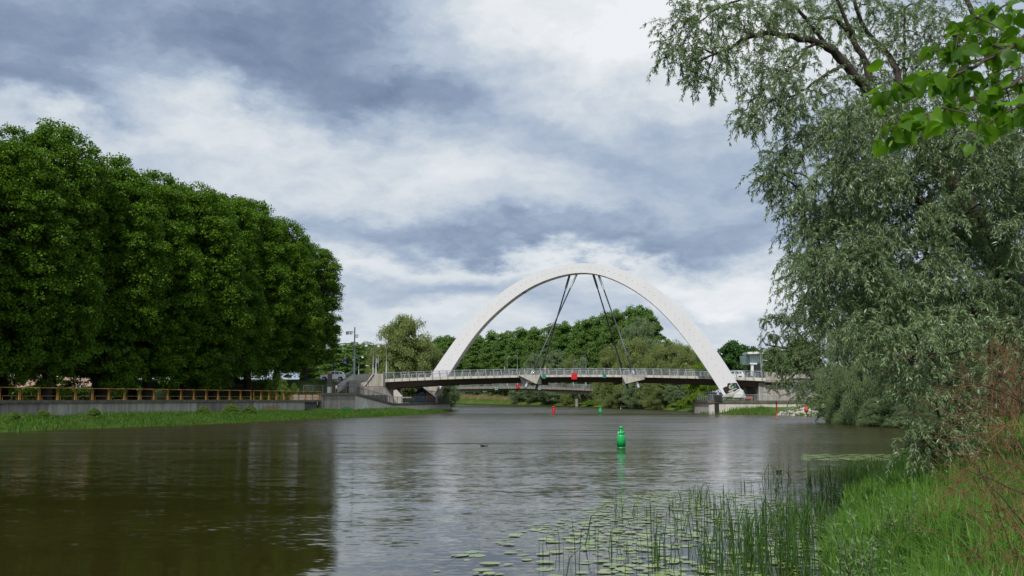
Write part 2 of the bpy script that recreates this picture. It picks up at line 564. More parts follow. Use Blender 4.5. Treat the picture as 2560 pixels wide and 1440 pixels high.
# ------------------------------------------------------------------ terrain
LEFT = [(-90, -60), (-70, 0), (-55, 55), (-43.7, 85), (-41.0, 95), (-34.4, 108), (-29.5, 129), (-22.8, 146), (-18.3, 160), (-15, 180), (-12.3, 203)]
LEFT_FAR = [(-14, 212), (-20, 228), (-24, 300), (-30, 350), (-60, 420), (-170, 520)]
RIGHT_FAR = [(-150, 580), (-70, 530), (-29, 478), (1.5, 388), (14, 364), (20, 330), (21.5, 312), (26, 296), (30, 270), (36, 228), (35, 205), (34.3, 176)]
RIGHT = [(43, 167), (47, 158), (45, 140), (38, 118), (39, 105), (39, 93), (35, 76), (25, 58), (15, 40), (9.4, 28), (6.2, 20), (4.3, 14), (1.8, 8), (-2, 3), (-6, -3),
         (-14, -20), (-30, -60)]
RIVER = np.array(LEFT + LEFT_FAR + RIGHT_FAR + RIGHT)
WALL = [(-75, 22), (-48.9, 95), (-34.9, 135), (-28.6, 150), (-24.6, 157), (-20.5, 173), (-12.5, 203)]


def seg_dist(X, Y, pts, closed):
    pts = np.array(pts, dtype=float)
    dmin = np.full(X.shape, 1e9)
    k = len(pts)
    for i in range(k if closed else k - 1):
        a, b = pts[i], pts[(i + 1) % k]
        ab = b - a
        t_ = np.clip(((X - a[0]) * ab[0] + (Y - a[1]) * ab[1]) / (ab @ ab), 0, 1)
        dmin = np.minimum(dmin, np.hypot(X - a[0] - t_ * ab[0], Y - a[1] - t_ * ab[1]))
    return dmin


def inside(X, Y, poly):
    poly = np.array(poly, dtype=float)
    r = np.zeros(X.shape, dtype=bool)
    k = len(poly)
    for i in range(k):
        x1, y1 = poly[i]
        x2, y2 = poly[(i + 1) % k]
        if y1 == y2:
            continue
        c_ = ((y1 > Y) != (y2 > Y)) & (X < (x2 - x1) * (Y - y1) / (y2 - y1) + x1)
        r ^= c_
    return r


def sstep(a, b, x):
    t_ = np.clip((x - a) / (b - a), 0, 1)
    return t_ * t_ * (3 - 2 * t_)


BEHIND = WALL + [(-12.5, 215), (-30, 240), (-400, 240), (-400, 22)]


def height(X, Y):
    X = np.asarray(X, dtype=float)
    Y = np.asarray(Y, dtype=float)
    s_ = seg_dist(X, Y, RIVER, True)
    ins = inside(X, Y, RIVER)
    z = 0.10 + 1.2 * (1 - np.exp(-s_ / 3.0)) + 0.6 * sstep(8, 40, s_)
    z = z + 0.12 * np.sin(X * 0.9 + 1.3 * np.sin(Y * 0.5)) * np.exp(-((s_ - 4) / 6) ** 2)
    # left bank: strip below the wall, then the promenade and the road embankment
    lb = (X < -10) & (Y < 240)
    strip = 0.06 + 0.16 * np.minimum(s_, 5.5)
    z = np.where(lb, strip, z)
    beh = inside(X, Y, BEHIND)
    wd = seg_dist(X, Y, WALL, False)
    up = 2.45 + 3.4 * sstep(150, 172, Y) * (1 - sstep(214, 236, Y)) * sstep(-31.0, -35.0, X) * sstep(-64, -54, X)
    up = np.where((X > -27) & (Y > 160), 1.4, up)
    z = np.where(beh & (wd > 2.2), up, z)
    # right bank road embankment
    rd = (X > 52) & (Y > 120)
    up2 = 2.0 + 4.0 * sstep(52, 62, X) * sstep(172, 182, Y) * (1 - sstep(200, 215, Y))
    z = np.where(rd, np.maximum(z, up2), z)
    far = sstep(330, 700, np.hypot(X, Y))
    z = z + 4 * far
    z = np.where(ins, -0.10 - np.minimum(1.6, s_ * 0.35), z)
    return z


def axis(lo, hi, step, far_lo, far_hi):
    core = np.arange(lo, hi + 0.1, step)
    g1 = lo - np.geomspace(step * 1.6, lo - far_lo, 16)[::-1]
    g2 = hi + np.geomspace(step * 1.6, far_hi - hi, 16)
    return np.concatenate([g1, core, g2])


xs = axis(-130, 110, 1.6, -3500, 3500)
ys = axis(-24, 470, 1.9, -1500, 5000)
GX, GY = np.meshgrid(xs, ys)
GZ = height(GX, GY)
nx, ny = len(xs), len(ys)
V = np.stack([GX.ravel(), GY.ravel(), GZ.ravel()], 1)
idx = np.arange(nx * ny).reshape(ny, nx)
Fq = np.stack([idx[:-1, :-1].ravel(), idx[:-1, 1:].ravel(), idx[1:, 1:].ravel(), idx[1:, :-1].ravel()], 1)
g = link('ground', np_mesh('ground', V, Fq, M['ground'], smooth=True))
tag(g, kind='structure')
b = MB()
b.add([(-300, -300, 0), (300, -300, 0), (300, 600, 0), (-300, 600, 0)], [(0, 1, 2, 3)], M['water'])
b.build('water', kind='structure')


# ------------------------------------------------------------------ leaf and blade makers
def norm(a):
    return a / np.maximum(np.linalg.norm(a, axis=1, keepdims=True), 1e-9)


def leaf_quads(Cn, D, Nn, L, W_, r, bend=0.18):
    """rhombic leaves: base, sides, tip with a slight fold"""
    D = norm(D)
    S = norm(np.cross(D, Nn))
    Nn = norm(np.cross(S, D))
    L = np.asarray(L).reshape(-1, 1)
    W_ = np.asarray(W_).reshape(-1, 1)
    a = Cn - D * L * 0.5
    t_ = Cn + D * L * 0.5 - Nn * L * bend
    m1 = Cn + S * W_ * 0.5 - D * L * 0.04
    m2 = Cn - S * W_ * 0.5 - D * L * 0.04
    V = np.stack([a, m1, t_, m2], 1).reshape(-1, 3)
    k = len(Cn)
    Fq = np.arange(4 * k).reshape(k, 4)
    return V, Fq


def crown_mesh(name, seed, prof, R, H, z0, nlobes, lobe_r, per, leaf, material, flat=0.6, droop=0.0, inner=0.3, core=2500, up=0.35, gaps=0.0, lean=0.0):
    r = np.random.default_rng(seed)
    hs = np.linspace(0, 1, 60)
    pr = np.interp(hs, [p[0] for p in prof], [p[1] for p in prof])
    wgt = pr + 0.15
    cdf = np.cumsum(wgt) / wgt.sum()
    # outline wobbles with the angle so no two sides match
    ph = r.uniform(0, 6.28, 6)
    h = np.interp(r.random(nlobes), cdf, hs)
    th = r.uniform(0, 2 * np.pi, nlobes)
    wob = 1 + 0.12 * np.sin(2 * th + ph[0]) + 0.10 * np.sin(3 * th + 5 * h + ph[1]) + 0.08 * np.sin(9 * h + ph[2] + th)
    rr = np.interp(h, hs, pr) * R * wob
    depth = np.where(r.random(nlobes) < inner, r.uniform(0.25, 0.8, nlobes), r.uniform(0.82, 1.04, nlobes))
    rr = rr * depth
    cx = rr * np.cos(th) + lean * h * H
    cy = rr * np.sin(th)
    cz = z0 + h * (H - z0) - lobe_r * 0.5 * (h > 0.9)
    cz = cz - np.where((h < 0.14) & (z0 > 2.5), r.uniform(0, 1, nlobes) ** 2 * 3.2, 0)
    cc = np.stack([cx, cy, cz], 1)
    if gaps > 0:
        g_ = np.sin(cc[:, 0] * 1.1 + ph[3]) * np.sin(cc[:, 1] * 1.1 + ph[4]) * np.sin(cc[:, 2] * 0.8 + ph[5])
        cc = cc[g_ < 1 - gaps]
    nl = len(cc)
    lr = lobe_r * r.uniform(0.6, 1.35, nl)
    lt = r.uniform(0.15, 0.85, nl)
    ii = np.repeat(np.arange(nl), per)
    k = len(ii)
    d = norm(r.normal(size=(k, 3)))
    d[:, 2] = np.where(d[:, 2] < -0.25, -d[:, 2] * 0.7, d[:, 2])
    d = norm(d)
    bump = 1 + 0.25 * np.sin(7 * d[:, 0] + ii) * np.sin(7 * d[:, 1] + 2 * ii)
    rad = lr[ii] * r.uniform(0.62, 1.08, k) * bump
    p = cc[ii] + d * rad[:, None] * np.array([1, 1, flat])
    if droop > 0:
        s = r.random(k) ** 0.7
        p[:, 2] -= s * droop * lr[ii]
    nrm = norm(d + r.normal(size=(k, 3)) * 0.55 + np.array([0, 0, up]))
    dirv = norm(r.normal(size=(k, 3)) + (np.array([0, 0, -2.6]) if droop > 0 else np.array([0, 0, -0.3])))
    ls = r.uniform(0.7, 1.3, k)
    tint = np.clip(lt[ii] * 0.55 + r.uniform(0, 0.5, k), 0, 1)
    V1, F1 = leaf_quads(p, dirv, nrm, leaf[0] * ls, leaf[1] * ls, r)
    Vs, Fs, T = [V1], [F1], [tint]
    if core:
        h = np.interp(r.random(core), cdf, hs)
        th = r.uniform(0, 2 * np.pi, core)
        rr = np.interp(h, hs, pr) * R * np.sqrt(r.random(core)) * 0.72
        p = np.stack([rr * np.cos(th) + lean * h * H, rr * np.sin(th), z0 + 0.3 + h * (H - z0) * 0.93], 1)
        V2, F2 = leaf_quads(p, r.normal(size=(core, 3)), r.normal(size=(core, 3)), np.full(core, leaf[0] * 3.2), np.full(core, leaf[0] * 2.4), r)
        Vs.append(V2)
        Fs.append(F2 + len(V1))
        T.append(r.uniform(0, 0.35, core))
    return np_mesh(name, np.concatenate(Vs), np.concatenate(Fs), material, tint=np.concatenate(T))


def limb_points(a, b, arch, r, k=6, jitter=0.05):
    a, b = np.array(a, float), np.array(b, float)
    ln = np.linalg.norm(b - a)
    pts = []
    for i in range(k + 1):
        t_ = i / k
        p = a + (b - a) * t_
        p[2] += arch * ln * math.sin(math.pi * t_)
        if 0 < i < k:
            p += r.normal(size=3) * jitter * ln / k * 2
        pts.append(p)
    return pts


def trunk_mesh(name, seed, H, r0, R, z0, material, nl=8, top=0.8, spread=0.75, lean=0.0):
    r = np.random.default_rng(seed)
    mb = MB()
    pts, rad = [], []
    for i in range(9):
        t_ = i / 8
        pts.append((r.normal() * 0.02 * H * t_ + lean * H * t_, r.normal() * 0.02 * H * t_, H * top * t_ - 0.3))
        rad.append(r0 * (1.25 if i == 0 else 1) * (1 - 0.85 * t_) + 0.02)
    mb.tube(pts, rad, material, 8)
    for i in range(nl):
        t_ = r.uniform(0.15, 0.8)
        s = np.array(pts[int(t_ * 8)])
        th = 2 * math.pi * i / nl + r.uniform(-0.4, 0.4)
        e = s + np.array([math.cos(th) * R * spread, math.sin(th) * R * spread, R * r.uniform(0.3, 0.9)])
        lp = limb_points(s, e, 0.08, r)
        rr0 = r0 * 0.42 * (1 - t_ * 0.6)
        mb.tube(lp, [rr0 * (1 - 0.8 * j / 6) + 0.02 for j in range(7)], material, 5)
        for j in range(2):
            q = np.array(lp[r.integers(2, 5)])
            e2 = q + r.normal(size=3) * R * 0.3 + np.array([0, 0, R * 0.2])
            mb.tube(limb_points(q, e2, 0.1, r, 4), [rr0 * 0.4, rr0 * 0.33, rr0 * 0.25, rr0 * 0.15, 0.02], material, 4)
    me = bpy.data.meshes.new(name)
    me.from_pydata(mb.v, [], mb.f)
    me.materials.append(material)
    me.polygons.foreach_set('use_smooth', mb.sm)
    me.update()
    return me


def make_tree(name, label, cat, kind_meshes, loc, rz=0.0, scale=(1, 1, 1), group=None):
    t_ = thing(name, label, cat, loc, rz, group)
    t_.scale = scale
    link('trunk', kind_meshes[0], t_)
    link('crown', kind_meshes[1], t_)
    return t_


PROF_LIME = [(0, 0.45), (0.08, 0.80), (0.25, 1.0), (0.55, 0.97), (0.75, 0.88), (0.90, 0.66), (1, 0.25)]
PROF_POP = [(0, 0.35), (0.15, 0.8), (0.45, 1.0), (0.75, 0.75), (0.92, 0.4), (1, 0.06)]
PROF_WIL = [(0, 0.80), (0.15, 1.0), (0.45, 0.95), (0.7, 0.72), (0.88, 0.42), (1, 0.10)]
PROF_RND = [(0, 0.5), (0.2, 0.92), (0.5, 1.0), (0.75, 0.8), (0.92, 0.45), (1, 0.1)]
PROF_BUSH = [(0, 1.0), (0.3, 1.0), (0.6, 0.8), (0.85, 0.45), (1, 0.1)]

# unit sizes: the meshes are built at the size they have and scaled a little per tree
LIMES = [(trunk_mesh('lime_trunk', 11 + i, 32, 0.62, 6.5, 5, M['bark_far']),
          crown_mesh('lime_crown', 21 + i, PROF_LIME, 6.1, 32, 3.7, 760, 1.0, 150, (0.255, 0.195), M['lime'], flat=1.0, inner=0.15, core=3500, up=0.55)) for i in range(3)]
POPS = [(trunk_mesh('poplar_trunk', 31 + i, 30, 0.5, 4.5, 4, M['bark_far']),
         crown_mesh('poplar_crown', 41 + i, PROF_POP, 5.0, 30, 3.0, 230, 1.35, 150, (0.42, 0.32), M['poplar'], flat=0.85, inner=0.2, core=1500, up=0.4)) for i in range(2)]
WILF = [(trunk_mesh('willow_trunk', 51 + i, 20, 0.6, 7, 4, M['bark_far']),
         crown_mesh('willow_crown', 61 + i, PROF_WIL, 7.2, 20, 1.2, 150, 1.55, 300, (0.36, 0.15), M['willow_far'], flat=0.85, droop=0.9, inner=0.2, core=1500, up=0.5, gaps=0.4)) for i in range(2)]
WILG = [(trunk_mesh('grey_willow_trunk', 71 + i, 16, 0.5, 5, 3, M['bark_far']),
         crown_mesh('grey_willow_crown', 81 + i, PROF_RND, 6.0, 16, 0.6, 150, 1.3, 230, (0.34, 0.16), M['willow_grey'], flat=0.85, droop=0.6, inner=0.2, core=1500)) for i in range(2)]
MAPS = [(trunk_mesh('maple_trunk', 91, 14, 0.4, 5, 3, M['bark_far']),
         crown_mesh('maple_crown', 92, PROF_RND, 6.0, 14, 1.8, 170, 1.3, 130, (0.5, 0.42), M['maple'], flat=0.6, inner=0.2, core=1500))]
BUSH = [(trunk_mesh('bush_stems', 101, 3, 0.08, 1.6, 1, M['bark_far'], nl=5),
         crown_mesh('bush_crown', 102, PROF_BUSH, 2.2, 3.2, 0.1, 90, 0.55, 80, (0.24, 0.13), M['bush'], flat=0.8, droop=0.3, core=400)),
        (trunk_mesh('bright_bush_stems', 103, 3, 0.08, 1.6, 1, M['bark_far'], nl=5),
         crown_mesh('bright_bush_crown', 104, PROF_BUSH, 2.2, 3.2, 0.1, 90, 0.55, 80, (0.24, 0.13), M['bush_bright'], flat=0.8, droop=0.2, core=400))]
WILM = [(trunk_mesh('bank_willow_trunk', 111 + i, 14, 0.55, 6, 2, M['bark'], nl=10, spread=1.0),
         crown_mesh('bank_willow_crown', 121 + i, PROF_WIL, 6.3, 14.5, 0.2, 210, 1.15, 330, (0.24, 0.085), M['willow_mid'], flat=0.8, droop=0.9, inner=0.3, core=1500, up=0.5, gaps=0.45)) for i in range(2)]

# ------------------------------------------------------------------ the lime row on the left
outline = ([-300, 0, 130, 200, 260, 330, 400, 520, 620, 690, 760, 800], [270, 292, 276, 306, 366, 402, 416, 464, 484, 530, 585, 640])
ordn = ['at the left picture edge', 'second from the left edge', 'third from the left edge', 'fourth from the left edge', 'in the middle of the row',
        'fourth from the bridge end', 'third from the bridge end', 'second from the bridge end', 'at the bridge end']
ordn = ['just past the left picture edge'] + ordn
for i in range(10):
    x, y = -58.5 + 2.5 * i + random.uniform(-.5, .5), 100 + 8 * i + random.uniform(-1, 1)
    px = 1280 + F * x / y
    ztop = 3 + (992 - np.interp(px, *outline)) / F * y * 0.99
    zb = float(height(x, y))
    if i == 9:
        ztop -= 0.6
    s = (ztop - zb) / 32.6
    rs = random.uniform(0.94, 1.08)
    make_tree('lime_tree', f'tall lime tree of the front row, {ordn[i]}', 'tree', LIMES[i % 3], (x, y, zb), random.uniform(0, 6.28),
              (rs, rs, s), 'lime trees along the left promenade')
for i in range(9):
    x, y = -67.5 + 2.5 * i + random.uniform(-.8, .8), 106 + 8 * i + random.uniform(-1, 1)
    zb = float(height(x, y))
    px = 1280 + F * x / y
    s = ((992 - np.interp(px, *outline)) / F * y - 1.2) / 32.6
    make_tree('lime_tree', f'mostly hidden lime tree of the second row, {ORD[i]} from the left', 'tree', LIMES[(i + 1) % 3], (x, y, zb), random.uniform(0, 6.28),
              (1.0, 1.0, min(s, 0.98)), 'lime trees in the hidden second row')

# ------------------------------------------------------------------ trees beyond the bridge
def far_tree(kind, variants, name, label, cat, px, py_top, D, width_px, k=0, group=None, baseH=None, baseR=None, zb=None):
    top = P(px, py_top, D)
    zb = float(height(top.x, D)) if zb is None else zb
    zb = max(zb, 0.05)
    s = (top.z - zb) / baseH
    rs = width_px / 2 / F * D / baseR
    return make_tree(name, label, cat, variants[k % len(variants)], (top.x, D, zb), random.uniform(0, 6.28), (rs, rs, s), group)


pops = [(1095, 838, 455), (1128, 832, 440), (1163, 827, 430), (1195, 832, 420), (1232, 826, 410), (1268, 820, 400), (1305, 816, 388), (1342, 812, 376), (1378, 803, 365),
        (1412, 797, 352), (1447, 795, 341), (1480, 786, 331), (1512, 776, 322), (1543, 766, 314), (1575, 757, 307), (1606, 755, 301), (1625, 775, 298)]
SHORE = ([1095, 1130, 1290, 1400, 1440, 1500, 1600], [500, 480, 385, 352, 325, 300, 250])
for i, (px, py, D) in enumerate(pops):
    D = max(D, float(np.interp(px, *SHORE)) + 25)
    far_tree('p', POPS, 'poplar_tree', f'tall dark green poplar, {ORD[i]} from the left in the long row behind the bridges', 'tree', px + random.uniform(-4, 4), py + random.uniform(-5, 3), D,
             62 + 12 * i / 16, i, 'poplars in the row behind the second bridge', 30.5, 5.0)
for i, (px, py, D) in enumerate([(1110, 842, 470), (1180, 840, 460), (1250, 838, 440), (1320, 828, 425), (1400, 815, 400), (1480, 800, 370), (1550, 785, 345), (1040, 850, 480), (1000, 855, 480)]):
    D = max(D, float(np.interp(px, *SHORE)) + 55)
    far_tree('p', POPS, 'poplar_tree', f'dark poplar mostly hidden behind the {ORD[min(16, i * 2)]} poplar of the long row', 'tree', px, py, D, 80, i, 'poplars behind the long row', 30.5, 5.0)

far_tree('w', WILF, 'willow_tree', 'big pale olive willow left of the arch, above the bridge railing', 'tree', 1012, 776, 232, 172, 0, None, 20.6, 7.5)
far_tree('w', WILF, 'willow_tree', 'lower olive willow tucked against the left leg of the arch', 'tree', 1072, 838, 238, 90, 1, None, 20.6, 7.5)
far_tree('w', WILF, 'willow_tree', 'olive willow behind the street lamps, left of the big pale willow', 'tree', 952, 850, 245, 80, 1, None, 20.6, 7.5)
far_tree('w', WILG, 'willow_tree', 'grey green willow bush behind the left foot of the arch', 'tree', 1110, 892, 240, 66, 0, None, 16.4, 6.0)
for i, (px, py, D, wd, lb) in enumerate([(845, 860, 300, 90, 'wooded edge tree beside the last lime of the row'), (880, 850, 330, 80, 'dark tree behind the tall lamp mast'),
                                        (915, 852, 340, 80, 'dark tree between the tall lamp mast and the first street lamp'), (800, 862, 320, 90, 'dark tree half hidden behind the last lime'),
                                        (950, 858, 350, 90, 'dark tree showing left of the big pale willow')]):
    far_tree('p', POPS, 'broadleaf_tree', lb, 'tree', px, py, D, wd, i, None, 30.5, 5.0)
far_tree('w', WILG, 'willow_tree', 'silvery rounded willow below the poplars, first right of the left cables', 'tree', 1392, 868, 364, 80, 0, None, 16.4, 6.0)
far_tree('w', WILG, 'willow_tree', 'small silvery willow standing left of the left cables', 'tree', 1338, 876, 380, 64, 1, None, 16.4, 6.0)
far_tree('w', WILF, 'willow_tree', 'olive willow between the two cable pairs behind the red square sign', 'tree', 1432, 880, 340, 66, 0, None, 20.6, 7.5)
far_tree('w', WILG, 'willow_tree', 'tall narrow grey willow left of the right cables', 'tree', 1472, 862, 332, 64, 1, None, 16.4, 6.0)
far_tree('w', WILF, 'willow_tree', 'bright green willow crossed by the right cables', 'tree', 1525, 848, 285, 82, 1, None, 20.6, 7.5)
far_tree('w', WILG, 'willow_tree', 'large silvery willow under the right end of the poplar row', 'tree', 1602, 786, 276, 104, 0, None, 16.4, 6.0)
far_tree('w', WILF, 'willow_tree', 'broad olive willow right of the right cables', 'tree', 1588, 835, 262, 120, 0, None, 20.6, 7.5)
far_tree('w', WILF, 'willow_tree', 'broad golden olive willow below the right half of the arch', 'tree', 1668, 836, 246, 130, 1, None, 20.6, 7.5)
far_tree('w', WILF, 'willow_tree', 'lower golden olive willow touching the right leg of the arch', 'tree', 1716, 856, 238, 100, 0, None, 20.6, 7.5)
far_tree('m', MAPS, 'maple_tree', 'dark green rounded maple right of the arch leg', 'tree', 1832, 850, 245, 92, 0, None, 14.4, 6.0, zb=3.0)
far_tree('m', MAPS, 'maple_tree', 'small dark tree top behind the white building roof', 'tree', 1884, 864, 330, 44, 0, None, 14.4, 6.0, zb=3.0)
far_tree('m', MAPS, 'maple_tree', 'green tree between the arch leg and the golden willow', 'tree', 1765, 868, 275, 70, 0, None, 14.4, 6.0, zb=3.0)
far_tree('b', BUSH, 'bush', 'vivid yellow green bush beside the right leg of the arch above the railing', 'bush', 1752, 902, 225, 60, 1, None, 3.3, 2.2, zb=3.0)
far_tree('p', POPS, 'broadleaf_tree', 'bright green tree right of the white building', 'tree', 1938, 868, 240, 80, 0, None, 30.5, 5.0)
far_tree('p', POPS, 'broadleaf_tree', 'green tree behind the bank willow at the right end of the bridge', 'tree', 2000, 842, 250, 100, 1, None, 30.5, 5.0)
for i, (px, py, D, wd, lb) in enumerate([(1300, 962, 378, 50, 'round dark bush on the far bank left of the flying gull'), (1335, 965, 368, 46, 'second round bush on the far bank near the red buoy'),
                                        (1368, 966, 356, 44, 'round grey bush behind the flying gull'), (1400, 964, 348, 50, 'leafy bush on the far bank right of the flying gull'),
                                        (1425, 975, 333, 40, 'low bush left of the bridge pier on the far bank')]):
    far_tree('g', WILG, 'bush', lb, 'bush', px, py, D + 12, wd, i, None, 16.4, 6.0)
for i, (px, py, D, wd, lb) in enumerate([(1530, 930, 278, 70, 'willow bush hanging over the water right of the second bridge pier'), (1545, 925, 262, 80, 'dense willow bush above the small white jetty'),
                                        (1600, 930, 246, 80, 'dark willow bush under the right cable anchor'), (1650, 932, 232, 80, 'willow bush with a dark hollow left of the yellow green slope'),
                                        (1690, 940, 228, 70, 'willow bush above the yellow green slope')]):
    far_tree('g', [WILG[0], WILF[1]], 'bush', lb, 'bush', px, py, D + 6, wd, i, None, 17.5, 6.6)
for i, (px, py, D, wd, lb) in enumerate([(1722, 993, 214, 60, 'low yellow green bush at the foot of the right bank slope'), (1748, 980, 206, 56, 'yellow green bush against the right terrace wall'),
                                        (1700, 1006, 220, 50, 'small bright bush by the pale slipway'), (1764, 1000, 198, 40, 'rounded green bush at the corner of the right terrace'),
                                        (1482, 1000, 306, 50, 'low bright bush right of the second bridge pier')]):
    far_tree('b', BUSH, 'bush', lb, 'bush', px, py, D, wd, i + (0 if i % 2 else 1), None, 3.3, 2.2)

# bank willows on the right, middle distance
wm = [(2128, 700, 114, 150, 'dense drooping bank willow right of the red life buoy'), (2205, 660, 106, 170, 'dark hanging bank willow over the water, nearest to the cove'),
      (2290, 680, 100, 180, 'bank willow half hidden by the nearest big willow'), (2380, 700, 98, 200, 'bank willow deep in the shade at the back of the cove'),
      (2490, 690, 92, 220, 'bank willow behind the trunk of the nearest big willow'), (2600, 680, 88, 240, 'bank willow at the right picture edge')]
for i, (px, py, D, wd, lb) in enumerate(wm):
    far_tree('m', WILM, 'willow_tree', lb, 'tree', px, py, D, wd, i, None, 15.2, 6.5)
for i, (px, py, D, wd, lb) in enumerate([(2092, 1000, 116, 60, 'low willow scrub trailing into the water right of the life buoy'), (2140, 975, 110, 90, 'low willow scrub below the dense bank willow'),
                                        (2200, 985, 103, 110, 'dark willow scrub at the waterline below the hanging willow'), (2270, 1000, 97, 90, 'last dark scrub before the nearest willow')]):
    far_tree('m', WILM, 'bush', lb, 'bush', px, py, D, wd, i, None, 15.2, 6.5)

# dry reed bed on the far left bank, far shore grass
def blades(name, X, Y, Z, Hh, Wd, material, lean=0.25, seed=3, kind='stuff', label=None, tintv=None, bendy=0.35, parent=None):
    r = np.random.default_rng(seed)
    k = len(X)
    th = r.uniform(0, 2 * np.pi, k)
    S = np.stack([np.cos(th), np.sin(th), np.zeros(k)], 1)
    ph = r.uniform(0, 2 * np.pi, k)
    ln = (r.random(k) ** 1.5 * lean)[:, None]
    Ld = np.stack([np.cos(ph), np.sin(ph), np.zeros(k)], 1)
    B = np.stack([X, Y, Z], 1)
    Hc = np.asarray(Hh).reshape(-1, 1) * np.ones((k, 1))
    Wc = np.asarray(Wd).reshape(-1, 1) * np.ones((k, 1))
    upv = np.array([[0, 0, 1.0]])
    m1 = B + upv * Hc * 0.55 + Ld * Hc * ln * 0.35
    tp = B + upv * Hc * (1 - bendy * ln) + Ld * Hc * ln * 1.5
    V = np.stack([B - S * Wc * 0.5, B + S * Wc * 0.5, m1 - S * Wc * 0.42, m1 + S * Wc * 0.42, tp], 1).reshape(-1, 3)
    o5 = np.arange(k)[:, None] * 5
    Fc = np.concatenate([o5 + np.array([[0, 1, 3]]), o5 + np.array([[0, 3, 2]]), o5 + np.array([[2, 3, 4]])], 0)
    tt = r.random(k) if tintv is None else tintv
    me = np_mesh(name, V, Fc, material, tint=np.concatenate([tt, tt, tt]))
    o = link(name, me, parent)
    if kind: o['kind'] = kind
    if label: o['label'] = label
    return o


def sample_region(nwant, x0, x1, y0, y1, cond, r):
    X, Y = r.uniform(x0, x1, nwant), r.uniform(y0, y1, nwant)
    k = cond(X, Y)
    return X[k], Y[k]


r = np.random.default_rng(5)
X, Y = sample_region(60000, -75, 6, 384, 545, lambda x, y: ~inside(x, y, RIVER) & (seg_dist(x, y, RIGHT_FAR, False) < 14) & (seg_dist(x, y, RIGHT_FAR, False) > 3), r)
tg = blades('reeds', X, Y, height(X, Y), r.uniform(1.0, 2.2, len(X)), 0.16, M['reed_dry'], 0.2, 6)
tag(tg, 'dry straw coloured reed bed on the far left bank', 'reeds', kind='stuff')
X, Y = sample_region(30000, -75, 60, 205, 520, lambda x, y: ~inside(x, y, RIVER) & (seg_dist(x, y, RIVER, True) < 5), r)
tg = blades('grass', X, Y, height(X, Y) - .05, r.uniform(0.5, 1.1, len(X)), 0.13, M['grass_far'], 0.3, 7)
tag(tg, 'green grass edging the far river banks', 'grass', kind='stuff')

# ------------------------------------------------------------------ left promenade wall and fence
def offs(pts, d):
    """offset a polyline to its left by d"""
    out_ = []
    for i, p in enumerate(pts):
        a = np.array(pts[max(i - 1, 0)], float)
        b_ = np.array(pts[min(i + 1, len(pts) - 1)], float)
        t_ = (b_ - a) / np.linalg.norm(b_ - a)
        out_.append((p[0] - t_[1] * d, p[1] + t_[0] * d))
    return out_


PW = WALL[:4]
ZW = [2.45, 2.35, 2.28, 2.20]
lw = thing('river_wall', 'long grey concrete river wall below the ochre fence', 'wall', (PW[1][0], PW[1][1], 0))


def wall_strip(mb, pa, pb, za0, za1, zb0, zb1, th, material):
    a, b_ = np.array(pa), np.array(pb)
    t_ = (b_ - a) / np.linalg.norm(b_ - a)
    nn = np.array([-t_[1], t_[0]]) * th
    vs = [(a[0], a[1], za0), (b_[0], b_[1], zb0), (b_[0], b_[1], zb1), (a[0], a[1], za1)]
    vs += [(x + nn[0], y + nn[1], z) for x, y, z in vs]
    mb.add(vs, [(0, 1, 2, 3), (4, 7, 6, 5), (0, 4, 5, 1), (1, 5, 6, 2), (2, 6, 7, 3), (3, 7, 4, 0)], material)


def along(pts, zs, step):
    """points every step metres along a polyline: (x, y, z, tangent)"""
    res = []
    carry = 0.0
    for i in range(len(pts) - 1):
        a, b_ = np.array(pts[i], float), np.array(pts[i + 1], float)
        L = np.linalg.norm(b_ - a)
        t_ = (b_ - a) / L
        s = carry
        while s < L:
            q = a + t_ * s
            res.append((q[0], q[1], zs[i] + (zs[i + 1] - zs[i]) * s / L, t_))
            s += step
        carry = s - L
    return res


# separate wall panels with open joints
st = along(PW, ZW, 12.0)
for i in range(len(st) - 1):
    a, b_ = st[i], st[i + 1]
    g_ = 0.03
    mb = MB()
    pa = (a[0] + a[3][0] * g_, a[1] + a[3][1] * g_)
    pb = (b_[0] - a[3][0] * g_, b_[1] - a[3][1] * g_)
    wall_strip(mb, pa, pb, -0.6, a[2], -0.6, b_[2], 0.5, M['conc'] if i % 3 else M['conc_dark'])
    mb.build('wall_panel', lw)
mb = MB()
OW = offs(PW, -0.16)
for i in range(3):
    wall_strip(mb, OW[i], OW[i + 1], ZW[i] + 0.003, ZW[i] + 0.33, ZW[i + 1] + 0.003, ZW[i + 1] + 0.33, 1.0, M['cap'])
mb.build('coping', lw)
mb = MB()
IN = offs(PW, 6.0)
IW = offs(PW, 0.7)
mb.extrude([(x, y, 1.2) for x, y in IW] + [(x, y, 1.2) for x, y in reversed(IN)], (0, 0, 1.35), M['paving'])
mb.build('promenade', kind='structure')

fen = thing('railing_fence', 'ochre tube railing with double posts on the left river wall', 'fence', (PW[1][0], PW[1][1], 2.6))


def fence_panel(mb_o, mb_i, a, b_, z0, z1, h, rad):
    a, b_ = Vector((a[0], a[1], z0)), Vector((b_[0], b_[1], z1))
    t_ = (b_ - a)
    L = t_.length
    t_.normalize()
    p0, p1 = a + t_ * 0.10, b_ - t_ * 0.10
    up = Vector((0, 0, h))
    mb_o.tube([p0, p0 + up], rad * 1.5, M['yellow'], 6)
    mb_o.tube([p1, p1 + up], rad * 1.5, M['yellow'], 6)
    mb_o.tube([a + up, b_ + up], rad, M['yellow'], 6)
    q0, q1 = p0 + t_ * 0.28, p1 - t_ * 0.22
    u2 = Vector((0, 0, h * 0.34))
    mb_i.tube([q0, q0 + u2, q1 + u2, q1], rad * 0.7, M['yellow'], 5)


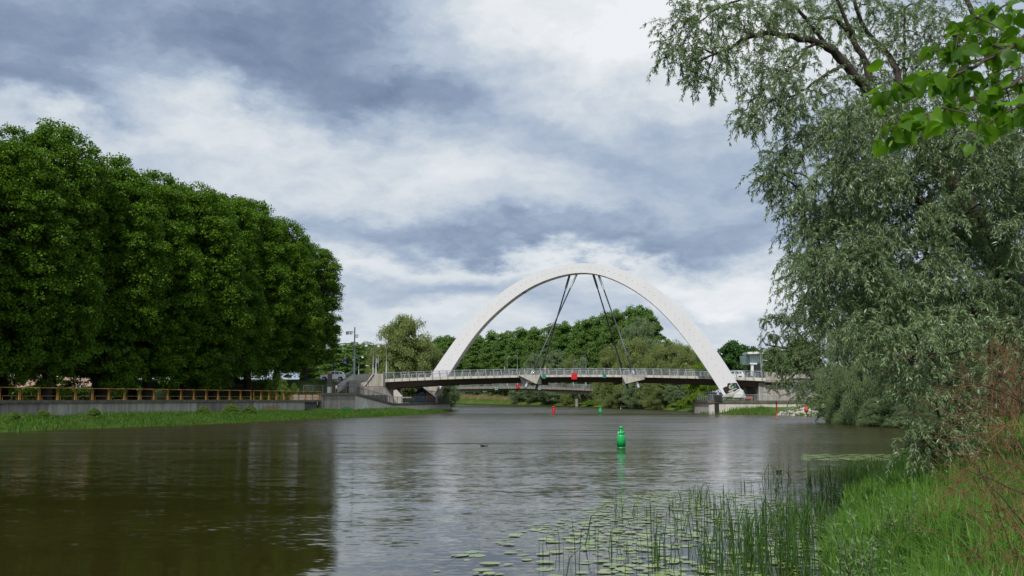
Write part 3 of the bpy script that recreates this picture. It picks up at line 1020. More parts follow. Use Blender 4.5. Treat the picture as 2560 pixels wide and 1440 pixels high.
fpts = along([(-60.4, 63), PW[1], PW[2]], [2.72, 2.68, 2.60], 2.45)
fpts2 = along([PW[2], PW[3]], [2.60, 2.53], 1.75)
for seq in (fpts, fpts2 + [(PW[3][0], PW[3][1], 2.53, None)]):
    for i in range(len(seq) - 1):
        mo, mi = MB(), MB()
        fence_panel(mo, mi, seq[i][:2], seq[i + 1][:2], seq[i][2], seq[i + 1][2], 1.22, 0.042)
        pnl = mo.build('fence_panel', fen)
        inn = mi.build('inner_rail', pnl, world=True)

# grass strip below the wall
r = np.random.default_rng(15)
X, Y = sample_region(230000, -65, -10, 60, 206, lambda x, y: ~inside(x, y, RIVER) & ~inside(x, y, BEHIND) & (y > x * -0 + 30) & (np.abs(x / y) < 0.56), r)
patch = 0.5 + 0.5 * np.sin(X * 0.35 + 2 * np.sin(Y * 0.13)) * np.sin(Y * 0.21)
Hh = (0.20 + 0.45 * patch) * r.uniform(0.5, 1.3, len(X))
tg = blades('grass', X, Y, height(X, Y) - 0.03, Hh, 0.075, M['grass_far'], 0.4, 8, tintv=np.clip(patch * 0.6 + r.random(len(X)) * 0.5, 0, 1))
tag(tg, 'long green grass growing between the left river wall and the water', 'grass', kind='stuff')
r = np.random.default_rng(16)
X, Y = sample_region(40000, -60, -12, 60, 203, lambda x, y: inside(x, y, RIVER) & (seg_dist(x, y, LEFT, False) < 2.2 * (0.4 + 0.6 * np.sin(y * 0.31) ** 2)), r)
tg = blades('reeds', X, Y, np.full(len(X), -0.05), r.uniform(0.25, 0.6, len(X)), 0.06, M['grass_far'], 0.3, 9)
tag(tg, 'short waterside reeds along the left bank edge', 'reeds', kind='stuff')
for i, (px, D, s, lb) in enumerate([(42, 94, 0.42, 'dark round weed clump against the river wall, leftmost'), (112, 99, 0.40, 'dark round weed clump against the river wall, second from left'),
                                   (575, 128, 0.62, 'largest leafy weed clump below the wall under the lime trunks'), (505, 122, 0.45, 'small weed clump left of the largest one'),
                                   (620, 132, 0.5, 'weed clump just right of the largest one'), (235, 104, 0.5, 'weed clump with a tall sprig below the wall')]):
    p = G(px, 1040, 0.7)
    x = (px - 1280) / F * D
    t_ = make_tree('weed_clump', lb, 'plant', BUSH[0], (x + 0.8, D - 1.2, float(height(x + .8, D - 1.2)) - 0.05), random.random() * 6, (s * 0.75, s * 0.75, s * 0.6), None)

# ------------------------------------------------------------------ left terrace and abutment
lt = thing('riverside_terrace', 'left concrete landing terrace with a ramp going down beside the water', 'terrace', (-20.5, 173, 0))
A_, B_, C_, T_ = (-28.6, 150), (-24.6, 157), (-20.5, 173), (-12.9, 201.5)
tip = [(-12.6, 203.5), (-12.9, 206.0), (-14.2, 208.0)]
mb = MB()
wall_strip(mb, A_, B_, -0.6, 3.25, -0.6, 3.25, 0.6, M['conc_dark'])
mb.build('wall_panel', lt)
mb = MB()
wall_strip(mb, (B_[0] + 0.01, B_[1] + 0.03), C_, -0.6, 3.25, -0.6, 1.52, 0.6, M['conc_light'])
lo = [C_, T_] + tip + [(-19, 222), (-40, 222), (-40, 180), (-24, 173)]
mb.prism(lo, -0.6, 1.52, M['conc_light'])
mb.build('terrace_wall', lt)
mb = MB()
o1 = offs([A_, B_, C_, T_] + tip + [(-19, 222)], -0.14)
zz = [3.25, 3.25, 1.52, 1.52, 1.52, 1.52, 1.52, 1.52]
for i in range(len(o1) - 1):
    wall_strip(mb, o1[i], o1[i + 1], zz[i] + 0.004, zz[i] + 0.36, zz[i + 1] + 0.004, zz[i + 1] + 0.36, 0.8, M['cap'])
mb.build('coping', lt)
mb = MB()
mb.prism([(-14, 203), (-19, 221), (-39, 221), (-39, 178), (-22.5, 178), (-21, 176)], 1.53, 1.82, M['paving'])
mb.prism([(-29, 151), (-25.3, 157), (-21.5, 173), (-31, 176), (-40, 172), (-34.0, 151)], 1.0, 3.3, M['paving'])
mb.build('terrace_floor', lt)


def railing(parent_thing, pts, zs, h, nrails, step, material, name='railing', mid_sub=True, lean=(0, 0), post=0.035):
    mb = MB()
    for i in range(len(pts) - 1):
        a, b_ = pts[i], pts[i + 1]
        lx, ly = lean
        mb.tube([(a[0] + lx, a[1] + ly, zs[i] + h), (b_[0] + lx, b_[1] + ly, zs[i + 1] + h)], 0.045, material, 6)
        for j in range(nrails):
            f = (j + 1) / (nrails + 1.0)
            mb.tube([(a[0] + lx * f, a[1] + ly * f, zs[i] + h * f), (b_[0] + lx * f, b_[1] + ly * f, zs[i + 1] + h * f)], 0.018, material, 4)
    rl = mb.build(name, parent_thing)
    # posts share one mesh
    pm = MB()
    pm.beam((0, 0, -0.05), (lean[0], lean[1], h), post * 2, post * 2, material)
    me = bpy.data.meshes.new('post')
    me.from_pydata(pm.v, [], pm.f)
    me.materials.append(material)
    rloc = root_loc(parent_thing)
    for (x, y, z, _t) in along(pts, zs, step):
        o = link('post', me, rl)
        o.location = (x - rloc[0], y - rloc[1], z - rloc[2])
    return rl


tp = [(A_[0] - 3.2, A_[1] + 2.5), (A_[0] + 0.2, A_[1] + 0.6), (B_[0] - 0.25, B_[1] + 0.1), (C_[0] - 0.25, C_[1]), (T_[0] - 0.3, T_[1])] + [(x - 0.3, y) for x, y in tip] + [(-19.3, 221.5)]
railing(lt, tp, [3.6, 3.6, 3.6, 1.87, 1.87, 1.87, 1.87, 1.87, 1.87], 1.12, 6, 1.9, M['steel_dark'])
# dense bars on the lower tip
mb = MB()
for (x, y, z, _t) in along([(C_[0] - 0.25, C_[1] + 3), (T_[0] - 0.3, T_[1])] + [(x - 0.3, y) for x, y in tip], [1.87] * 5, 0.62):
    mb.box((x, y, z + 0.55), (0.04, 0.04, 1.1), M['steel_dark'])
tag(mb.build('railing_bars', lt), kind='stuff')

ab = thing('bridge_abutment', 'left concrete bridge abutment with stairs and graffiti', 'abutment', (-26, 182, 2))
mb = MB()
pxslab(mb, [(905, 966), (957, 966), (990, 1014), (905, 1014)], 178.0, 4.0, M['conc_dark'])
mb.build('lower_wall', ab, label='streaked dark lower wall with a slanted edge')
mb = MB()
pxslab(mb, [(911, 965.4), (934.5, 934), (957.5, 934), (957.5, 965.4)], 178.3, 3.2, M['conc'])
mb.build('cheek_wall', ab)
mb = MB()
pxslab(mb, [(908.5, 965.4), (932, 933.6), (934.5, 933.6), (911, 965.4)], 178.0, 0.5, M['conc_light'])
mb.build('cheek_coping', ab)
mb = MB()
pxslab(mb, [(884, 936.5), (934, 934), (960, 934), (960, 956), (884, 956)], 184.0, 0.4, M['conc_light'])
mb.build('parapet_wall', ab)
for k in range(7):
    mb = MB()
    z0 = 4.9 + k * 0.17
    p0, p1 = P(872, 960, 178.5 + k * 0.36), P(916, 960, 178.5 + k * 0.36)
    mb.box(((p0.x + p1.x) / 2, 178.5 + k * 0.36 + 1.6, z0 / 2 + 1.0), (p1.x - p0.x, 3.2, z0 - 2.0), M['conc'])
    mb.build('step', ab)
mb = MB()
p0, p1 = P(842, 966, 177.5), P(884.5, 936, 184.0)
mb.extrude([p0, p1, p1 - Vector((0, 0, 1.6)), p0 - Vector((0, 0, 1.2))], (-0.3, 0, 0), M['conc_light'])
mb.build('ramp_wall', ab)
railing(ab, [(p0.x, p0.y), (p1.x, p1.y)], [p0.z - 0.2, p1.z - 0.2], 1.15, 5, 0.55, M['steel'], name='handrail', post=0.02)
# the filling under the deck end
mb = MB()
pxslab(mb, [(957, 966), (989, 968), (989, 1012), (988, 1012)], 195.5, 12.0, M['conc_dark'])
mb.build('bearing_wall', ab)
mb = MB()
pxslab(mb, [(984, 976), (991, 974), (1007, 992), (1029, 992.5), (1029, 995), (1006, 995), (1006, 1010), (984, 1010)], 187.0, 0.5, M['conc_light'])
mb.build('wing_wall', ab)

# ------------------------------------------------------------------ arch bridge
br = thing('arch_bridge', 'road bridge with one white steel arch crossing diagonally over a thin concrete deck', 'bridge', (11, 187, 0))
DL, DR = (-25.0, 193.0), (46.2, 182.0)           # front edge of the deck, left and right end
dv = np.array([DR[0] - DL[0], DR[1] - DL[1]])
dlen = np.linalg.norm(dv)
dt = dv / dlen
dn = np.array([-dt[1], dt[0]])                    # away from the camera
WD = 13.5


def deck_z(s):
    t_ = s / dlen
    return 6.41 + 0.68 * 4 * t_ * (1 - t_) + 0.03 * t_


def dp(s, off, z):
    return (DL[0] + dt[0] * s + dn[0] * off, DL[1] + dt[1] * s + dn[1] * off, z)


NS = 36
mb_d, mb_g, mb_f, mb_f2, mb_r = MB(), MB(), MB(), MB(), MB()
for i in range(NS):
    s0, s1 = dlen * i / NS, dlen * (i + 1) / NS
    za, zb = deck_z(s0), deck_z(s1)

    def sect(mb, o0, o1, zt0, zb0, zt1, zb1, material, p_=0):
        vs = [dp(s0, o0, zb0), dp(s1, o0, zb1), dp(s1, o0 + p_, zt1), dp(s0, o0 + p_, zt0), dp(s0, o1, zb0), dp(s1, o1, zb1), dp(s1, o1, zt1), dp(s0, o1, zt0)]
        mb.add(vs, [(0, 1, 2, 3), (4, 7, 6, 5), (0, 4, 5, 1), (2, 6, 7, 3)] + ([(0, 3, 7, 4)] if i == 0 else []) + ([(1, 5, 6, 2)] if i == NS - 1 else []), material)
    fa = 0.40 + 0.22 * (1 - 4 * (i / NS) * (1 - i / NS))
    fb = 0.40 + 0.22 * (1 - 4 * ((i + 1) / NS) * (1 - (i + 1) / NS))
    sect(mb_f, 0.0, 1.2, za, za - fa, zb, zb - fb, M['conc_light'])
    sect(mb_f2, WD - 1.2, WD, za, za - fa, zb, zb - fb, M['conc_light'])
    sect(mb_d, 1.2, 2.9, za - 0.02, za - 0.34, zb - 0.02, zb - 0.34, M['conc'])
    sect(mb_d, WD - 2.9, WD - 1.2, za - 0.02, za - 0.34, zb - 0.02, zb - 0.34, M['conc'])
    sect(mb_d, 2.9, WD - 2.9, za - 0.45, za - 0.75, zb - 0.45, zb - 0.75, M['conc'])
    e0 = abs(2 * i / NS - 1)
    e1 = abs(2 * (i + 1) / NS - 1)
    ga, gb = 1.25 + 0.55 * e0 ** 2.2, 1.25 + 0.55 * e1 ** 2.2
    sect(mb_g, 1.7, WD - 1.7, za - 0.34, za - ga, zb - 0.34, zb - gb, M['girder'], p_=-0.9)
    sect(mb_r, 3.0, WD - 3.0, za - 0.43, za - 0.445, zb - 0.43, zb - 0.445, M['asphalt'])
mb_d.build('deck', br)
mb_f.build('edge_beam', br)
mb_f2.build('edge_beam', br)
mb_g.build('girder', br)
mb_r.build('road_surface', br)


def deck_rail(off, lean, lab=None):
    pts = [(dp(dlen * i / 24, off, 0)[0], dp(dlen * i / 24, off, 0)[1]) for i in range(25)]
    zs = [deck_z(dlen * i / 24) for i in range(25)]
    mb = MB()
    lx, ly = -dn[0] * lean, -dn[1] * lean
    for i in range(24):
        a, b_ = pts[i], pts[i + 1]
        mb.tube([(a[0] + lx, a[1] + ly, zs[i] + 1.16), (b_[0] + lx, b_[1] + ly, zs[i + 1] + 1.16)], 0.055, M['steel'], 6)
        mb.tube([(a[0] + lx, a[1] + ly, zs[i] + 1.02), (b_[0] + lx, b_[1] + ly, zs[i + 1] + 1.02)], 0.02, M['steel'], 4)
        for j in range(4):
            f = 0.18 + j * 0.2
            mb.tube([(a[0] + lx * f, a[1] + ly * f, zs[i] + f), (b_[0] + lx * f, b_[1] + ly * f, zs[i + 1] + f)], 0.026, M['steel'], 4)
    rl = mb.build('railing', br)
    pm = MB()
    pm.beam((0.17, 0, -0.42), (-0.09, 0, 1.18), 0.09, 0.18, M['steel'], up=(1, 0, 0))
    me = bpy.data.meshes.new('post')
    me.from_pydata(pm.v, [], pm.f)
    me.materials.append(M['steel'])
    rloc = root_loc(br)
    for i in range(48):
        s = dlen * (i + 0.5) / 48
        q = dp(s, off - 0.04, deck_z(s))
        o = link('post', me, rl)
        o.location = (q[0] - rloc[0], q[1] - rloc[1], q[2] - rloc[2])
        o.rotation_euler = (0, 0, math.atan2(dt[1], dt[0]) + (math.pi if off > 5 else 0))


deck_rail(-0.03, 0.0)
deck_rail(WD + 0.03, 0.0)

# the arch: its plane runs from the far side on the left bank to the near side on the right bank
AL, AR = Vector((-17.5, 211.5, 0)), Vector((40.0, 175.8, 0))
an = (AR - AL).cross(Vector((0, 0, 1))).normalized()
if an.y > 0:
    an = -an


def on_plane(px, py):
    d = ray(px, py)
    o = Vector((0, 0, EYE))
    t_ = (AL - o).dot(an) / d.dot(an)
    return o + d * t_


outer = [(1040, 1003), (1062, 964), (1083, 927), (1121, 873), (1145, 838), (1173, 806), (1202, 776), (1232, 748), (1264, 722), (1296, 701), (1325, 687), (1354, 676), (1396, 664), (1440, 657), (1462, 656), (1500, 659),
         (1531, 665), (1568, 678), (1604, 695), (1634, 713), (1662, 736), (1692, 762), (1721, 792), (1754, 830), (1785, 870), (1813, 912), (1841, 957), (1862, 994)]
inner = [(1083, 1003), (1104, 966), (1127, 927), (1156, 882), (1172, 858), (1190, 834), (1212, 808), (1240, 781), (1268, 757), (1300, 733), (1327, 716), (1358, 702), (1400, 688), (1440, 681), (1462, 680), (1494, 684),
         (1520, 692), (1550, 705), (1578, 720), (1604, 737), (1632, 759), (1662, 787), (1692, 820), (1721, 857), (1745, 890), (1768, 925), (1796, 968), (1812, 994)]


def smooth_line(pts, k):
    pts = np.array([tuple(p) for p in pts])
    s = np.concatenate([[0], np.cumsum(np.linalg.norm(np.diff(pts, axis=0), axis=1))])
    q = np.linspace(0, s[-1], k)
    res = np.stack([np.interp(q, s, pts[:, j]) for j in range(3)], 1)
    for _ in range(14):
        res[1:-1] = 0.25 * res[:-2] + 0.5 * res[1:-1] + 0.25 * res[2:]
    return [Vector(p) for p in res]


KA = 110
Oc = smooth_line([on_plane(*p) for p in outer], KA)
Ic = smooth_line([on_plane(*p) for p in inner], KA)
TH = 0.9
vs, fs = [], []
mats_face = []
for i in range(KA):
    o, q = Oc[i], Ic[i]
    u = (q - o).normalized()
    ring = [o, q - u * 0.0, q + an * (-0.28) + u * 0.22, q - an * TH + u * 0.22, o - an * TH]
    ring = [o, q, q - an * 0.45 + u * 0.22, q - an * TH + u * 0.22, o - an * TH + u * 0.1]
    vs += ring
mb = MB()
K5 = 5
f_face, f_edge = [], []
for i in range(KA - 1):
    for k in range(K5):
        k2 = (k + 1) % K5
        fc = (i * K5 + k, (i + 1) * K5 + k, (i + 1) * K5 + k2, i * K5 + k2)
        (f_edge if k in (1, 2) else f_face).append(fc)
mb.add(vs, f_face, M['white_paint'])
bidx = len(mb.v)
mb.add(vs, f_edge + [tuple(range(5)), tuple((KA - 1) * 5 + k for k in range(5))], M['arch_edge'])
arch = mb.build('arch', br)
mb = MB()
for i in range(1, 66):
    t_ = i / 66 * (KA - 1)
    a = int(t_)
    f = t_ - a
    if a >= KA - 1: continue
    o = Oc[a].lerp(Oc[a + 1], f)
    q = Ic[a].lerp(Ic[a + 1], f)
    c_ = o.lerp(q, 0.46) + an * 0.03
    d = (Oc[a + 1] - Oc[a]).normalized()
    mb.tube([c_ - an * 0.08, c_ + an * 0.02], 0.046, M['steel_dark'], 6)
tag(mb.build('bolts', arch, world=True), kind='stuff')

# anchor brackets on the deck edge and cables
def cable(top_px, bot, mt, rtop=0.14):
    tp_ = on_plane(*top_px) - an * 0.8
    bt = Vector(bot)
    d = (bt - tp_).normalized()
    L = (bt - tp_).length
    mb = MB()
    mb.tube([tp_ + d * 3.0, bt + d * 0.4], 0.13, mt, 8)
    cb = mb.build('cable', br)
    mb = MB()
    mb.tube([tp_ - d * 0.6, tp_ + d * 2.6, tp_ + d * 3.5], [0.23, 0.22, 0.13], M['steel'] if mt is M['cable_grey'] else M['steel_dark'], 8)
    mb.build('cable_socket', cb)
    mb = MB()
    mb.tube([bt - d * 4.0, bt - d * 3.6, bt - d * 1.6, bt - d * 1.5], [0.13, 0.19, 0.19, 0.16], M['black'], 8)
    mb.tube([bt - d * 1.5, bt - d * 0.2], 0.24, M['steel'], 8)
    mb.build('damper_sleeve', cb)
    mb = MB()
    mb.tube([bt + d * 1.35, bt + d * 2.5], 0.27, M['steel'], 10)
    mb.tube([bt + d * 2.5, bt + d * 2.62], 0.20, M['steel_dark'], 10)
    mb.build('lower_socket', cb)


aL_near = P(1328, 938, 188.0)
aR_near = P(1588, 938, 184.6)
zt = 7.0
sL = (aL_near.x - DL[0]) / dt[0]
sR = (aR_near.x - DL[0]) / dt[0]
q1 = dp(sL, -0.7, 6.9); q2 = dp(sL - 0.2, WD + 0.7, 6.9); q3 = dp(sR, -0.7, 6.9); q4 = dp(sR - 2.4, WD + 0.7, 6.9)
cable((1438, 682), q1, M['cable_grey'])
cable((1420, 684), q2, M['cable'])
cable((1491, 684), q3, M['cable_grey'])
cable((1478, 683), q4, M['cable'])


def anchor(s, off, flip, skew):
    c0 = dp(s, off, 0)
    z = deck_z(s) + 0.02
    e = 1 if flip else -1

    def q(a, b_, dz):
        x = dp(s + a, off + b_ * e, z + dz)
        return x
    top = [q(-2.4, -0.2, 0), q(1.9, -0.2, 0), q(1.9, 1.25, 0), q(-2.4, 1.25, 0)]
    if not skew:
        low = [q(-1.7, -0.2, -1.75), q(1.9, -0.2, -1.75), q(1.1, 1.0, -1.7), q(0.7, 1.0, -1.5)]
    else:
        low = [q(-2.2, -0.2, -1.75), q(1.9, -0.2, -0.95), q(1.8, 1.0, -0.85), q(-1.6, 1.0, -1.65)]
    mb = MB()
    vs = top + low
    mb.add(vs, [(0, 1, 2, 3), (7, 6, 5, 4), (3, 2, 6, 7), (0, 4, 5, 1), (1, 5, 6, 2), (0, 3, 7, 4)], M['conc_light'])
    mb.build('cable_anchor', br)


anchor(sL, 0.0, False, False)
anchor(sR, 0.0, False, True)
anchor(sL - 0.2, WD, True, False)
anchor(sR - 2.4, WD, True, True)
for (px, py) in ((1308, 731), (1399, 689), (1514, 690), (1606, 734)):
    mb = MB()
    p = on_plane(px, py) - an * 0.4
    mb.box(p, (0.75, 0.5, 0.16), M['black'])
    mb.box(p + Vector((0, 0.0, 0.25)), (0.08, 0.08, 0.4), M['black'])
    mb.build('floodlight', br)

# feet of the arch
mb = MB()
o, q = Oc[0], Ic[0]
lf = [P(1059, 966, 208.5), P(1097, 966, 208.5), P(1086, 987, 208.5), P(1080, 990, 208.5)]
mb.extrude(lf, (0, 1.9, 0), M['conc'])
mb.build('arch_foot', br)
mb = MB()
pxslab(mb, [(1046, 972), (1054, 967.5), (1088, 992), (1090, 1012), (1018, 1012), (1027, 996)], 203.5, 4.5, M['conc_light'])
foot = mb.build('foot_block', br, label='triangular concrete foot block painted with a blue and orange mural')


def decal(name, polys, parent, D0, world=True, label=None):
    mb = MB()
    for pts, mt, lift in polys:
        mb.extrude([P(x, y, D0 - lift) for x, y in pts], (0, lift * 0.8, 0), mt)
    return mb.build(name, parent, label=label)


def circ(cx, cy, rx, ry, k=12, a0=0):
    return [(cx + rx * math.cos(a0 + 2 * math.pi * i / k), cy + ry * math.sin(a0 + 2 * math.pi * i / k)) for i in range(k)]


decal('mural', [
    ([(1046, 974), (1053.5, 968.5), (1066, 977), (1066, 984), (1042, 984), (1037, 986)], M['g_navy'], 0.02),
    ([(1037, 986.5), (1066, 984.5), (1064, 1011), (1034, 1011), (1020, 1011), (1028, 998)], M['g_blue'], 0.02),
    ([(1030, 996), (1036, 988), (1038, 992), (1034, 1010), (1031, 1010)], M['g_yellow'], 0.05),
    ([(1044, 986), (1050, 981), (1049, 996), (1045, 994)], M['g_yellow'], 0.04),
    (circ(1055, 987, 7.8, 8.2), M['g_navy'], 0.06), (circ(1055, 987, 6.9, 7.3), M['g_grey'], 0.09),
    (circ(1055, 987, 5.2, 5.4, 10), M['g_cream'], 0.11), ([(1050, 988), (1060, 984.6), (1060.4, 986), (1050.4, 989.4)], M['g_navy'], 0.13),
    ([(1052, 991), (1058, 991.4), (1057, 993)], M['g_green'], 0.13),
    ([(1067, 978.5), (1085, 990), (1067, 992)], M['g_orange'], 0.03), ([(1068, 984), (1075, 986), (1069, 990)], M['g_cream'], 0.05),
    ([(1064.5, 993), (1087, 992.5), (1088.5, 1011), (1064.5, 1011)], M['g_maroon'], 0.03),
    ([(1064.5, 992), (1067, 992), (1067, 1011), (1064.5, 1011)], M['g_orange'], 0.05),
    ([(1072, 996), (1076, 997), (1075, 1009), (1071, 1008)], M['g_rust'], 0.05),
    ([(1047, 969.5), (1051, 972), (1049, 974)], M['g_blue'], 0.05), ([(1057, 974), (1060, 976), (1057, 978)], M['g_blue'], 0.05),
], foot, 203.5)
mb = MB()
pxslab(mb, [(1808, 992), (1846, 968), (1856, 974), (1866, 992)], 176.4, 3.0, M['conc_light'])
foot2 = mb.build('foot_block', br)
decal('mural', [([(1846, 985), (1852, 976), (1858, 981), (1866, 991), (1846, 991)], M['g_teal'], 0.02), ([(1852, 983), (1858, 982), (1861, 991), (1853, 991)], M['g_white'], 0.04),
                ([(1822, 991.6), (1846, 975), (1850, 977), (1830, 991.6)], M['g_cream'], 0.05), ([(1834, 988), (1846, 980), (1847, 981.5), (1837, 988.5)], M['g_rust'], 0.07)],
      foot2, 176.4)
# black painted graffiti block near the foot of the right arch leg: flat print lying on the arch face
def arch_decal(name, polys):
    mb = MB()
    for pts, mt, lift in polys:
        mb.extrude([on_plane(x, y) + an * lift for x, y in pts], -an * lift * 0.8, mt)
    return mb.build(name, arch)


arch_decal('graffiti', [
    ([(1807, 971), (1812, 967), (1818, 966), (1819, 959), (1824, 957), (1827, 959), (1836, 957), (1842, 957.5), (1846, 965), (1850, 971), (1843, 974), (1838, 978), (1833, 980), (1829, 984), (1824, 986), (1818, 989), (1811, 980)], M['black'], 0.02),
    ([(1823, 963), (1829, 960.5), (1832, 962), (1826, 965), (1826, 970), (1831, 968), (1830, 965.5), (1834, 965), (1834, 970), (1825, 973), (1822, 969)], M['g_cream'], 0.05),
    ([(1836, 961), (1839, 960), (1841, 967), (1837, 970)], M['g_green'], 0.05),
    ([(1821, 978), (1833, 972.5), (1842, 970), (1843, 971.5), (1834, 975), (1823, 980)], M['g_grey'], 0.05),
    ([(1827, 986), (1848, 974), (1850, 976), (1830, 988)], M['g_cream'], 0.03),
])

# ------------------------------------------------------------------ right terrace
rt = thing('riverside_terrace', 'right concrete terrace wall with steel railing beneath the bridge end', 'terrace', (45, 176, 0))
mb = MB()
q0, q1 = P(1774, 1007, 174.5), P(2080, 1007, 177)
prof = [(q0.x + 0.6, 174.6), (q1.x, 177), (q1.x, 192), (q0.x + 0.5, 192), (q0.x, 190), (q0.x, 175.2)]
mb.prism(prof, -0.6, 1.92, M['conc_light'])
mb.build('terrace_wall', rt)
mb = MB()
prof = [(q0.x + 0.5, 174.4), (q1.x, 176.8), (q1.x, 192), (q0.x + 0.5, 192.2), (q0.x - 0.2, 190), (q0.x - 0.2, 175.0)]
mb.prism(prof, 1.924, 2.34, M['cap'])
mb.build('coping', rt)
rp = [(q0.x + 0.05, 186), (q0.x + 0.05, 175.3), (q0.x + 0.8, 174.8), (P(1975, 1000, 176).x, 176.2), (P(2030, 985, 176.4).x, 176.8)]
railing(rt, rp, [2.34, 2.34, 2.34, 2.34, 3.2], 1.0, 4, 1.9, M['steel'])
# corner: thin black slab at the railing, black strip below it on the wall
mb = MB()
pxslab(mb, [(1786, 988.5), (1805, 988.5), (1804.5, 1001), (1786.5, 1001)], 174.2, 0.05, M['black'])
mb.build('dark_slab', rt)
decal('dark_wall_strip', [([(1786, 1007.5), (1797.5, 1007.5), (1798, 1034), (1794, 1036), (1787, 1034)], M['black'], 0.01),
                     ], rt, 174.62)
decal('graffiti', [([(1826, 1019), (1834, 1017), (1833, 1024), (1825, 1026)], M['g_cream'], 0.01), ([(1905, 1012), (1909, 1010), (1912, 1014), (1908, 1016)], M['g_grey'], 0.01),
                   ([(1885, 1022), (1893, 1018), (1892, 1023)], M['g_cream'], 0.01)], rt, 174.7)
ab2 = thing('bridge_abutment', 'right concrete bridge abutment with graffiti under the bank willow', 'abutment', (50, 183, 2))
mb = MB()
pxslab(mb, [(1897, 956), (2140, 956), (2140, 1003), (1897, 1003)], 183.0, 12, M['conc'])
mb.build('lower_wall', ab2)
mb = MB()
pxslab(mb, [(1913, 930), (2140, 934), (2140, 951), (1913, 951)], 182.2, 0.6, M['conc'])
mb.build('parapet_wall', ab2)
mb = MB()
pxslab(mb, [(1913, 951.4), (2140, 951.4), (2140, 955.6), (1913, 955.6)], 181.9, 1.2, M['conc_dark'])
mb.build('ledge', ab2)
mb = MB()
pxslab(mb, [(1768, 980), (1809, 981), (1809, 1003), (1772, 1003)], 188.0, 0.4, M['conc_light'])
pxslab(mb, [(1766, 971), (1768, 970), (1775, 982), (1772, 988)], 187.6, 0.5, M['conc_light'])
mb.build('wing_wall', ab2)
gr = []
random.seed(3)
for (x, y, c) in [(1906, 979, 'g_blue'), (1913, 980, 'g_navy'), (1922, 976, 'g_maroon'), (1926, 972, 'g_purple'), (1931, 970, 'g_navy'), (1934, 974, 'g_rust'), (1917, 972, 'g_grey'),
                  (1924, 984, 'g_purple'), (1903, 987, 'g_blue'), (1912, 989, 'g_teal')]:
    gr.append(([(x - 2.2, y + 1.5), (x - 1, y - 2.2), (x + 0.5, y + 0.5), (x + 1.6, y - 2.4), (x + 2.6, y + 2)], M[c], 0.02))
gr.append(([(1936, 959), (1941.5, 959), (1941.5, 964.5), (1936, 964.5)], M['g_white'], 0.03))
decal('graffiti', gr, ab2, 183.0)
railing(ab2, [(P(1950, 985, 180).x, 180), (P(1992, 965, 181.5).x, 181.5)], [P(1950, 985, 180).z - 0.5, P(1992, 965, 181.5).z - 0.5], 1.0, 3, 0.7, M['steel'], name='handrail', post=0.02)
mb = MB()
pxslab(mb, [(1816, 990.8), (1882, 990.8), (1882, 997), (1818, 997)], 178.6, 0.4, M['g_rust'])
pxslab(mb, [(1816, 997), (1818, 997), (1818, 1001), (1816, 1001)], 178.6, 0.4, M['g_green'])
pxslab(mb, [(1850, 997), (1853, 997), (1853, 1001), (1850, 1001)], 178.6, 0.4, M['g_green'])
pxslab(mb, [(1878, 997), (1881, 997), (1881, 1001), (1878, 1001)], 178.6, 0.4, M['g_green'])
mb.build('painted_bench', label='long red painted bench with green supports on the right terrace', cat='bench')

# ------------------------------------------------------------------ graffiti of the left abutment and walls
gl = []
for (x, y, c) in [(940, 989, 'g_grey'), (947, 992, 'g_pink'), (951, 993, 'g_purple'), (957, 995, 'g_blue'), (961, 998, 'g_yellow'), (934, 987, 'g_green'), (968, 1001, 'g_purple')]:
    gl.append(([(x - 1.8, y + 4), (x - 1.8, y - 4), (x + 0.4, y - 1), (x + 1.6, y - 4), (x + 1.7, y + 4), (x, y + 1)], M[c], 0.02))
decal('graffiti', gl, ab, 178.0)
fB = lambda f: (B_[0] + (C_[0] - B_[0]) * f, B_[1] + (C_[1] - B_[1]) * f)
tb = np.array([C_[0] - B_[0], C_[1] - B_[1]]); tb = tb / np.linalg.norm(tb)


def wallpoly(mb, org, t_, pts, mt, lift):
    nn = Vector((t_[1], -t_[0], 0))
    mb.extrude([Vector((org[0] + t_[0] * u, org[1] + t_[1] * u, z)) + nn * lift for u, z in pts], -nn * lift * 0.8, mt)


mb = MB()
wallpoly(mb, B_, tb, [(2.0, 0.55), (4.3, 2.6), (6.2, 0.55)], M['g_white'], 0.02)
wallpoly(mb, B_, tb, [(3.9, 0.9), (4.4, 1.9), (5.2, 0.9)], M['g_grey'], 0.04)
wallpoly(mb, B_, tb, [(0.6, 0.6), (1.0, 1.1), (1.8, 0.6)], M['g_white'], 0.02)
wallpoly(mb, A_, np.array([4, 7]) / math.hypot(4, 7), [(4.2, 0.7), (4.6, 1.3), (6.0, 1.5), (7.4, 1.2), (7.8, 0.7)], M['g_green'], 0.02)
mb.build('graffiti', lt)
mb = MB()
tw = np.array(PW[3]) - np.array(PW[2]); tw = tw / np.linalg.norm(tw)
for k in range(12):   # small red scrawl
    u = 2.2 + k * 0.33
    wallpoly(mb, PW[2], tw, [(u, 1.35), (u + 0.05, 1.85 - 0.1 * (k % 3)), (u + 0.14, 1.85), (u + 0.12, 1.3)], M['g_rust'], 0.02)
    if k % 2:
        wallpoly(mb, PW[2], tw, [(u, 1.6), (u + 0.3, 1.62), (u + 0.3, 1.54), (u, 1.52)], M['g_rust'], 0.021)
for rr_ in (0.9, 0.55):
    pts_o = [(13.8 + rr_ * math.cos(a), 1.15 + rr_ * 0.8 * math.sin(a)) for a in np.linspace(0.1, 3.05, 9)]
    pts_i = [(13.8 + (rr_ - .14) * math.cos(a), 1.15 + (rr_ - .14) * 0.8 * math.sin(a)) for a in np.linspace(3.05, 0.1, 9)]
    wallpoly(mb, PW[2], tw, pts_o + pts_i, M['g_navy'], 0.02)
mb.build('graffiti', lw)

